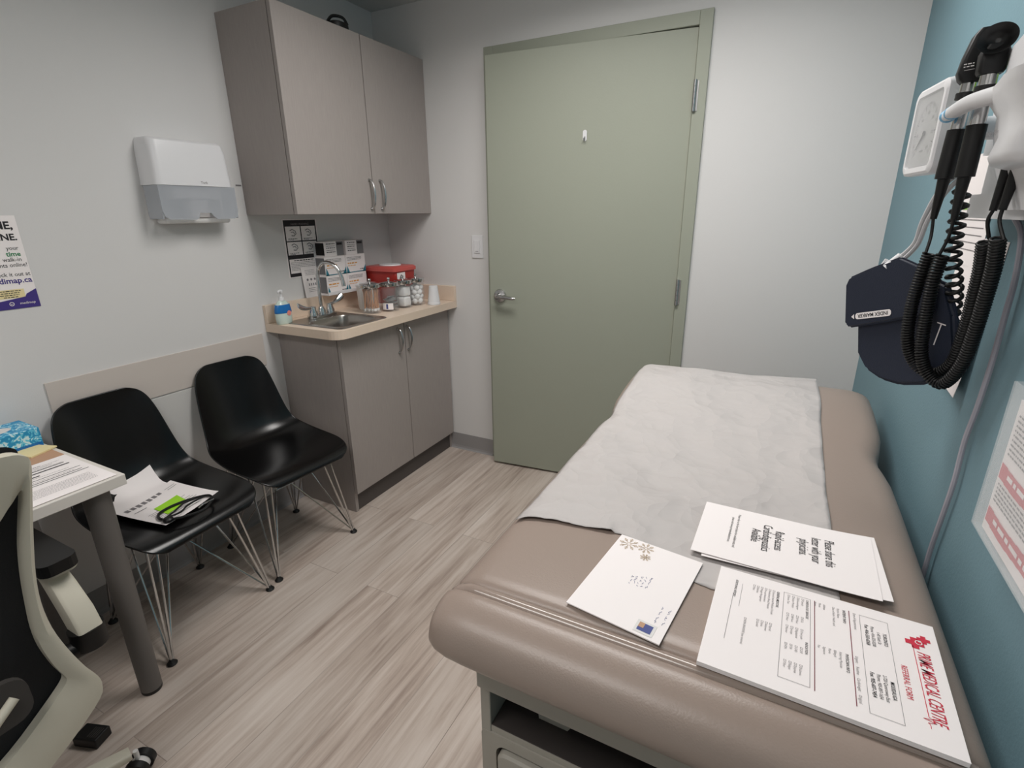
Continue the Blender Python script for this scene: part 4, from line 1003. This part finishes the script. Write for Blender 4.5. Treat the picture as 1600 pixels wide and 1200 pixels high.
pobj('red_print', r_, 'redink', s); pobj('black_print', b, 'ink', s); pobj('fine_print', g, 'grayink', s); pobj('dark_red_rule', dr_, 'darkredink', s)

# ------------------------------------------------------------------ diagnostics on the teal wall
# gauge
gt, gb = (2.231, -1.17), (2.250, -1.31)
gm = frame_mx((2.2320, -1.168, 1.434), (gb[0]-gt[0], gb[1]-gt[1], 0), (0, 0, 1))   # local x to the near side, y up, z towards the room
ga = thing('blood_pressure_gauge', 'square white aneroid blood pressure gauge on the teal wall', 'blood pressure gauge', mx=gm)
WG, HG = .142, .143
def grr(i, z, r=.016): return [(x, y, z) for x, y in rrect(i, WG-i, i, HG-i, r, 5)]
bm = new(); loft(bm, [grr(.008, -.052), grr(.003, -.045), grr(0, -.01), grr(.001, -.003), grr(.005, 0), grr(.013, 0, .01), grr(.015, -.006, .01)]); obj('housing', bm, 'white', ga, local=True, smooth=30)
bm = new(); prism(bm, grr(.0152, -.0045, .01), (0, 0, .001)); dl_ = obj('dial', bm, 'dial', ga, local=True)
b = new(); cx_, cy_ = WG/2, HG/2-.004
for k in range(61):
    a = math.radians(225-k*4.5); r0_ = .040 if k % 5 == 0 else .044; d = Vector((math.cos(a), math.sin(a), 0)); n_ = Vector((-d.y, d.x, 0))*(.0006 if k % 5 == 0 else .0003)
    c = Vector((cx_, cy_, -.0031)); b.faces.new([b.verts.new(v) for v in (c+d*r0_-n_, c+d*.049-n_, c+d*.049+n_, c+d*r0_+n_)])
for k in range(0, 13, 2):
    a = math.radians(225-k*22.5); text_into(b, str(k*25), cx_+.033*math.cos(a), cy_+.033*math.sin(a)-.003, .007, 'CENTER', z=-.0031)
text_into(b, 'mmHg', cx_, cy_-.03, .006, 'CENTER', z=-.0031); pobj('scale_marks', b, 'ink', dl_)
bm = new(); tube(bm, [(cx_, cy_, -.0024), (cx_-.028, cy_-.024, -.0024)], [.0016, .0005], 6); lathe(bm, [(0, -.003), (.004, -.003), (.004, -.001), (0, -.001)], (cx_, cy_, 0), n=14); pobj('needle', bm, 'ink', dl_)
bm = new(); prism(bm, grr(.0135, -.0008, .01), (0, 0, .0006)); obj('glass_face', bm, 'lensglass', ga, local=True)
bm = new(); cyl(bm, (.075, .07, -.0525), (.082, .07, -.105), .018); box(bm, (.04, .03, -.112), (.12, .11, -.105)); obj('wall_bracket', bm, 'white', ga, local=True, smooth=30)

# handle cradle: wall body with two-finger rest
cr = thing('instrument_cradle', 'white wall unit cradling the black scope handles on the teal wall', 'instrument cradle', (W, -1.5, 1.37))
bm = new()
sec = [(.001, 1.375), (.055, 1.375), (.062, 1.40), (.075, 1.43), (.085, 1.47), (.09, 1.53), (.09, 1.58), (.075, 1.605), (.001, 1.61)]
rings = []
for y, k_ in ((-1.395, .35), (-1.40, .75), (-1.415, .95), (-1.44, 1.0), (-1.60, 1.0), (-1.72, 1.0), (-1.76, .9)):
    rings.append([(W-d*k_ if d > .002 else W-.001, y, z if z < 1.5 else z) for d, z in sec])
loft(bm, rings); obj('wall_body', bm, 'white', cr, smooth=50)
# curved rest arm swinging out round the handles
bm = new(); rings = []
arm = crom([(2.325, -1.60, 1.516), (2.283, -1.50, 1.517), (2.262, -1.435, 1.518), (2.250, -1.40, 1.512), (2.250, -1.362, 1.511)], 5)
for i, p in enumerate(arm):
    t_ = i/(len(arm)-1); hh = .012-.005*t_; hw = .016-.008*t_
    d = (arm[min(i+1, len(arm)-1)]-arm[max(i-1, 0)]).normalized(); sd = Vector((d.y, -d.x, 0)).normalized()
    rings.append([p+sd*a_+Vector((0, 0, b_)) for a_, b_ in rrect(-hw, hw, -hh, hh, min(hh, hw)*.8, 3)])
loft(bm, rings); obj('rest_arm', bm, 'white', cr, smooth=50)
bm = new()
for p in (arm[-1], arm[-5]):
    bmesh.ops.create_uvsphere(bm, u_segments=16, v_segments=10, radius=.0095, matrix=Matrix.Translation(p) @ Matrix.Diagonal((1.15, .8, 1.0, 1)))
obj('blue_grip', bm, 'bluetape', cr, smooth=80, label='light blue rubber grip')
# lower concave apron of the cradle
bm = new(); rings = []
for z, x0_, y0_, q in ((1.524, 2.272, -1.435, 1), (1.51, 2.274, -1.440, 1), (1.49, 2.284, -1.452, .98), (1.465, 2.288, -1.460, .96), (1.44, 2.282, -1.462, .95), (1.43, 2.286, -1.466, .93), (1.425, 2.298, -1.478, .85)):
    k_ = (W-.05-x0_)
    rings.append([Vector(p) for p in crom([(x0_, y0_-.02, z), (x0_+.008, y0_-.004, z), (x0_+k_*.5, y0_+.002, z), (W-.04, y0_+.004, z), (W-.03, -1.54, z), (W-.04, -1.64, z), (x0_-.005, -1.64*q-1.6*(1-q), z), (x0_-.018, -1.60, z), (x0_-.010, -1.53, z)], 3, True)])
loft(bm, rings); obj('apron', bm, 'white', cr, smooth=50)
b = new(); text_into(b, 'Welch Allyn', 0, 0, .007, 'CENTER', z=0); b.transform(frame_mx((2.262, -1.56, 1.462), (.1, -1, 0), (0, 0, 1)))
obj('maker_print', b, 'grayink', cr)
bm = new(); prism(bm, [(2.334, y, z) for y, z in rrect(-1.60, -1.215, 1.362, 1.40, .006, 3)], (.044, 0, 0)); prism(bm, [(2.345, y, z) for y, z in rrect(-1.60, -1.225, 1.395, 1.45, .006, 3)], (.033, 0, 0)); obj('lower_housing', bm, 'white', cr)

# scopes
def scope(x, y, zt, lean, name, label):
    """upright handle: tail, grip, chrome neck, collar; zt is the underside of the head"""
    t = thing(name, label, 'medical scope', (x, y, zt-.2), group='black scopes in the wall cradle')
    A = lambda z: Vector((x-lean*(zt-z), y, z))
    bm = new(); cyl(bm, A(1.422), A(1.492), .0125, n=20); cyl(bm, A(1.362), A(1.4215), .0045, .0085, n=14); obj('grip', bm, 'blackr', t, smooth=True)
    bm = new(); cyl(bm, A(1.4925), A(1.533), .0095, n=20); cyl(bm, A(1.5425), A(zt-.0005), .0105, n=20); obj('chrome_neck', bm, 'chrome', t, smooth=True)
    bm = new(); cyl(bm, A(1.5335), A(1.542), .0135, n=20); obj('collar', bm, 'blackr', t, smooth=True)
    return t, A
t, A = scope(2.269, -1.352, 1.555, .03, 'ophthalmoscope', 'black ophthalmoscope, the farther of the two scopes in the wall cradle')
bm = new(); c = A(1.555)
loft(bm, [[c+Vector((a+sh_, b_, z)) for a, b_ in rrect(-w1, w1, -.012, .012, .005, 3)] for z, w1, sh_ in ((0, .011, 0), (.004, .015, 0), (.013, .0185, 0), (.034, .0175, .002), (.060, .014, .005), (.069, .010, .007))])
hd = obj('scope_head', bm, 'blackr', t, smooth=40)
b = new(); rect_into(b, -.010, .007, .002, .0075); text_into(b, 'CE', .003, .010, .007, z=0, bold=.02); scribble(b, -.011, .011, .001, .0015); scribble(b, -.011, .0145, .001, .0015)
b.transform(frame_mx(c+Vector((-.002, -.0128, .009)), (1, 0, .10), (0, 0, 1))); obj('white_print', b, 'paper', hd)
t, A = scope(2.280, -1.398, 1.556, .0, 'otoscope', 'black otoscope with wide cone, the nearer of the two scopes in the wall cradle')
bm = new(); c = A(1.556); loft(bm, [[c+Vector((a, b_, z)) for a, b_ in rrect(-w1, w1, -.012, .012, .005, 3)] for z, w1 in ((0, .013), (.004, .0155), (.026, .0165), (.036, .012))]); hd = obj('scope_head', bm, 'blackr', t, smooth=40)
bm = new(); mxc = Matrix.Translation(c+Vector((-.003, -.014, .040))) @ Vector((-.32, -1.0, .02)).to_track_quat('Z', 'Y').to_matrix().to_4x4()
lathe(bm, [(.006, -.022), (.010, -.016), (.018, -.004), (.0245, .008), (.0252, .0095), (.0235, .009), (.015, -.002), (.006, -.008), (0, -.009)], n=32, caps=True); bm.transform(mxc @ Matrix.Diagonal((.86, .74, .8, 1))); obj('eye_cone', bm, 'blackr', hd, smooth=50)
bm = new(); lathe(bm, [(0, -.0085), (.004, -.008), (.003, -.006), (0, -.0055)], n=14); bm.transform(mxc); obj('lens', bm, 'glass', hd, smooth=50)

# little card behind the scopes
bm = new(); box(bm, (2.335, -1.425, 1.50), (2.3365, -1.36, 1.63)); c_ = tag(obj('reference_card', bm, 'paper'), 'thin white and green card standing behind the scopes', 'card')
bm = new(); box(bm, (2.3342, -1.424, 1.535), (2.3348, -1.361, 1.585)); obj('green_band', bm, 'grass', c_)

def helix(bm, path, R_, r, pitch, n=5, seg=9):
    pts = path; cum = [0]
    for a, b_ in zip(pts, pts[1:]): cum.append(cum[-1]+(b_-a).length)
    L_ = cum[-1]; turns = L_/pitch; N_ = int(turns*seg); out = []; i = 0; u = None
    for k in range(N_+1):
        s_ = L_*k/N_
        while i < len(pts)-2 and cum[i+1] < s_: i += 1
        f_ = (s_-cum[i])/(cum[i+1]-cum[i]); p = pts[i].lerp(pts[i+1], f_); d = (pts[i+1]-pts[i]).normalized()
        if u is None: u = d.orthogonal().normalized()
        u = (u-d*u.dot(d)).normalized(); v = d.cross(u); a = 2*PI*k/seg
        out.append(p+(u*math.cos(a)+v*math.sin(a))*R_)
    tube(bm, out, r, n); return out
# dense coiled cords from the cradle
for nm, pts, lead0, lead1 in (('far', [(2.267, -1.36, 1.309), (2.262, -1.36, 1.263), (2.260, -1.36, 1.22), (2.265, -1.36, 1.165), (2.281, -1.36, 1.127), (2.306, -1.37, 1.112), (2.324, -1.39, 1.135), (2.325, -1.41, 1.192), (2.320, -1.43, 1.245), (2.314, -1.45, 1.294), (2.305, -1.47, 1.333)],
                               [(2.263, -1.352, 1.364), (2.265, -1.355, 1.335)], [(2.303, -1.468, 1.36), (2.304, -1.474, 1.374)]),
                              ('near', [(2.281, -1.38, 1.308), (2.277, -1.38, 1.266), (2.279, -1.38, 1.203), (2.283, -1.382, 1.152), (2.296, -1.386, 1.118), (2.316, -1.402, 1.104), (2.328, -1.424, 1.142), (2.328, -1.444, 1.200), (2.324, -1.464, 1.258), (2.319, -1.482, 1.301), (2.311, -1.498, 1.339)],
                               [(2.280, -1.398, 1.364), (2.281, -1.388, 1.335)], [(2.309, -1.494, 1.36), (2.309, -1.492, 1.375)])):
    t = thing('coiled_cord', 'tightly coiled black cord looping from scope to cradle, the %s one' % ('farther' if nm == 'far' else 'nearer'), 'cord', pts[5], group='tightly coiled black cords on the teal wall')
    bm = new(); o_ = helix(bm, crom(pts, 6), .0082, .0020, .0045); obj('coil', bm, 'blackr', t, smooth=80)
    bm = new(); tube(bm, crom([o_[0]]+[Vector(p) for p in reversed(lead0)], 4), .0024, 8); obj('lead', bm, 'blackr', t, smooth=True); bm = new(); tube(bm, crom([o_[-1]]+[Vector(p) for p in lead1], 4), .0024, 8)
    obj('lead', bm, 'blackr', t, smooth=True); bm = new(); cyl(bm, Vector(lead1[-1]), Vector(lead1[-1])+Vector((.004, 0, .055)), .0045, .007, n=12); obj('cord_end', bm, 'blackr', t, smooth=True)
t = thing('coiled_cord', 'loosely stretched black spiral cord hanging from the ophthalmoscope', 'cord', (2.29, -1.39, 1.3))
pts = [(2.286, -1.375, 1.405), (2.289, -1.375, 1.365), (2.293, -1.375, 1.317), (2.300, -1.372, 1.287), (2.312, -1.36, 1.25), (2.318, -1.35, 1.215), (2.320, -1.345, 1.18)]
bm = new(); helix(bm, crom([Vector(p) for p in pts], 6), .0095, .0032, .0145, seg=14, n=6); obj('coil', bm, 'blackr', t, smooth=80)

# cuff
cf = thing('blood_pressure_cuff', 'folded navy blue blood pressure cuff hanging beneath the gauge', 'blood pressure cuff', (2.27, -1.29, 1.07))
def cuffpt(s, z, off=0):   # s along the cuff plane, from far (0) to near (1)
    base = Vector((2.190, -1.185, 0)).lerp(Vector((2.345, -1.395, 0)), s); n_ = Vector((.21, -.155, 0)).normalized()
    return Vector((base.x, base.y, z))-Vector((n_.x, -abs(n_.y)*-1, 0)).normalized()*0+Vector((-n_.x, n_.y*-1*-1, 0))*off
def slab_poly(bm, poly, off, th, bulge=.004):
    n_ = Vector((-.21, -.155, 0)).normalized() if False else Vector((-.80, -.59, 0))
    d = (Vector((2.345, -1.395, 0))-Vector((2.190, -1.185, 0)))
    nn = Vector((d.y, -d.x, 0)).normalized()       # towards the room
    if nn.x > 0: nn = -nn
    lp = [Vector((2.190+d.x*s, -1.185+d.y*s, z))+nn*off for s, z in poly]
    t_ = new(); vs = [t_.verts.new(p) for p in lp]; t_.faces.new(vs)
    g_ = bmesh.ops.extrude_face_region(t_, geom=list(t_.faces)); bmesh.ops.translate(t_, vec=nn*th, verts=[q for q in g_['geom'] if isinstance(q, bmesh.types.BMVert)])
    bmesh.ops.bevel(t_, geom=[e_ for e_ in t_.edges], offset=th*.4, segments=3, affect='EDGES'); merge(bm, t_)
    return lp
bm = new()
slab_poly(bm, [(.15, 1.170), (.21, 1.105), (.31, 1.080), (.46, 1.070), (.62, 1.072), (.80, 1.088), (.93, 1.115), (.96, 1.15), (.88, 1.215), (.78, 1.26), (.45, 1.285), (.20, 1.25)], 0, .016)
obj('cuff_bladder', bm, 'navy', cf, smooth=30)
bm = new()
slab_poly(bm, [(.05, 1.250), (.03, 1.234), (.09, 1.160), (.14, 1.153), (.42, 1.178), (.75, 1.21), (.70, 1.28), (.45, 1.298), (.22, 1.272)], .0175, .010)
fl = obj('cuff_flap', bm, 'navy', cf, smooth=30)
dC = (Vector((2.345, -1.395, 0))-Vector((2.190, -1.185, 0))); nC = Vector((dC.y, -dC.x, 0)).normalized()
if nC.x > 0: nC = -nC
def cmx(s, z, off, ang=0): return frame_mx(Vector((2.190+dC.x*s, -1.185+dC.y*s, z))+nC*off, dC.normalized()*math.cos(ang)+Vector((0, 0, 1))*math.sin(ang), Vector((0, 0, 1))*math.cos(ang)-dC.normalized()*math.sin(ang))
w_ = new(); k_ = new()
for x, y in (): pass
prism(w_, [(x, y, 0) for x, y in rrect(.010, .090, -.006, .006, .0055, 5)], (0, 0, .0004)); poly_into(w_, [(0, 0), (.007, -.005), (.007, .005)], .0003)
w_.transform(cmx(.155, 1.176, .0282, .28)); obj('index_arrow', w_, 'paper', fl, label='white arrow on the navy cuff')
text_into(k_, 'INDEX MARKER', -.050, -.0033, .0098, 'CENTER', sx=.98, z=0, bold=.015); k_.transform(cmx(.155, 1.176, .0289, .28) @ Matrix.Rotation(PI, 4, 'Z')); obj('marker_text', k_, 'ink', fl)
w_ = new(); rect_into(w_, 0, 0, .0022, .038); rect_into(w_, -.007, .036, .009, .038); w_.transform(cmx(.80, 1.16, .0166, -.12)); obj('range_mark', w_, 'paper', cf, label='white T mark')
# hose and its clip
t = thing('cuff_hose', 'pale grey double air hose from gauge down to the navy cuff', 'hose', (2.27, -1.29, 1.3))
bm = new(); tube(bm, crom([(2.300, -1.31, 1.44), (2.275, -1.295, 1.41), (2.262, -1.285, 1.36), (2.258, -1.28, 1.32), (2.240, -1.272, 1.292)], 6), .0038, 8); tube(bm, crom([(2.306, -1.315, 1.44), (2.282, -1.30, 1.405), (2.268, -1.290, 1.36), (2.262, -1.284, 1.318), (2.246, -1.278, 1.290)], 6), .0038, 8); obj('hose', bm, 'tube', t, smooth=True)
bm = new(); tube(bm, [(2.245, -1.275, 1.298), (2.228, -1.27, 1.275)], [.008, .010], 10); 
for s_ in (-1, 1): tube(bm, [(2.232+.006*s_, -1.272-.012*s_, 1.29), (2.226+.006*s_, -1.27-.012*s_, 1.276)], .0035, 8)
obj('hose_connector', bm, 'white', t, smooth=True)

# paper sheets on the wall
WR = lambda y, z, x=W-.001: frame_mx((x, y, z), (0, -1, 0), (0, 0, 1))
bm = new(); rows = []
for i in range(9):
    z = 1.05+.275*i/8; rows.append([Vector((W-.001-.010*(1-i/8)**2*(.3+k/6), -1.045-.262*k/6+(.02*(1-i/8)), z)) for k in range(7)])
loft(bm, rows, False, False); loft(bm, [[p+Vector((.0006, 0, 0)) for p in r] for r in rows], False, False)
tag(obj('blank_sheet', bm, 'paper', smooth=80), 'blank white sheet on teal wall behind the coiled cords', 'paper')
t, s = sheet_on('small_notice', 'white notice with green band on teal wall beneath the gauge', 'notice', WR(-.98, 1.27), .20, .21)
b = new(); g = new(); rect_into(g, .0, .105, .20, .118, z=.0011)
for k in range(5): scribble(b, .02, .085-.014*k, .18, .002, z=.0011, seed=k)
pobj('green_band', g, 'grass', s); pobj('grey_print', b, 'grayink', s)

# grey cable down the wall
bm = new(); tube(bm, crom([(2.372, -1.32, 1.362), (2.370, -1.374, 1.338), (2.370, -1.398, 1.28), (2.370, -1.401, 1.217), (2.370, -1.403, 1.145), (2.370, -1.397, 1.07), (2.370, -1.385, 1.005), (2.370, -1.390, 0.934), (2.370, -1.384, 0.875), (2.370, -1.372, 0.788), (2.370, -1.37, .727), (2.370, -1.36, .55), (2.368, -1.35, .30)], 6), .0042, 8)
tag(obj('wall_cable', bm, 'cable', smooth=True), 'grey cable running down the teal wall behind the exam table', 'cable')

# brochure pocket
bp = thing('brochure_pocket', 'clear wall pocket with red striped brochure on the teal wall at right edge', 'brochure holder', (W, -1.66, .92))
bm = new(); box(bm, (W-.004, -1.86, .955), (W-.001, -1.575, 1.235), .001); 
obj('backplate', bm, 'clearp', bp)
bm = new(); box(bm, (W-.032, -1.86, .955), (W-.0045, -1.578, .958)); box(bm, (W-.034, -1.86, .955), (W-.0315, -1.578, 1.165)); box(bm, (W-.0318, -1.581, .958), (W-.0045, -1.578, 1.165)); obj('front_pocket', bm, 'clearp', bp)
t, s = sheet_on('brochure', 'cream brochure with red diagonal banner stripes inside the clear pocket', 'brochure', WR(-1.600, .962, W-.020), .25, .185, .009)
b = new(); r_ = new(); e = .0096; w_ = new()
for y in (.078, .014): 
    for k in range(12): rect_into(r_, .004+k*.02, y-.002*math.sin(k*.7), .004+(k+1)*.02, y+.021-.002*math.sin(k*.7), z=e)
for k in range(9): scribble(b, .01, (.165-.0065*k) if k < 9 else .165, .24, .0026, z=e, seed=k)
for k in range(5): scribble(b, .01, .070-.0058*k, .24, .0026, z=e, seed=k+20)
scribble(w_, .03, .086, .2, .006, z=e+.0004); scribble(w_, .03, .022, .2, .006, z=e+.0004)
pobj('red_banner', r_, 'redink', s); pobj('grey_print', b, 'grayink', s); pobj('white_print', w_, 'paper', s)
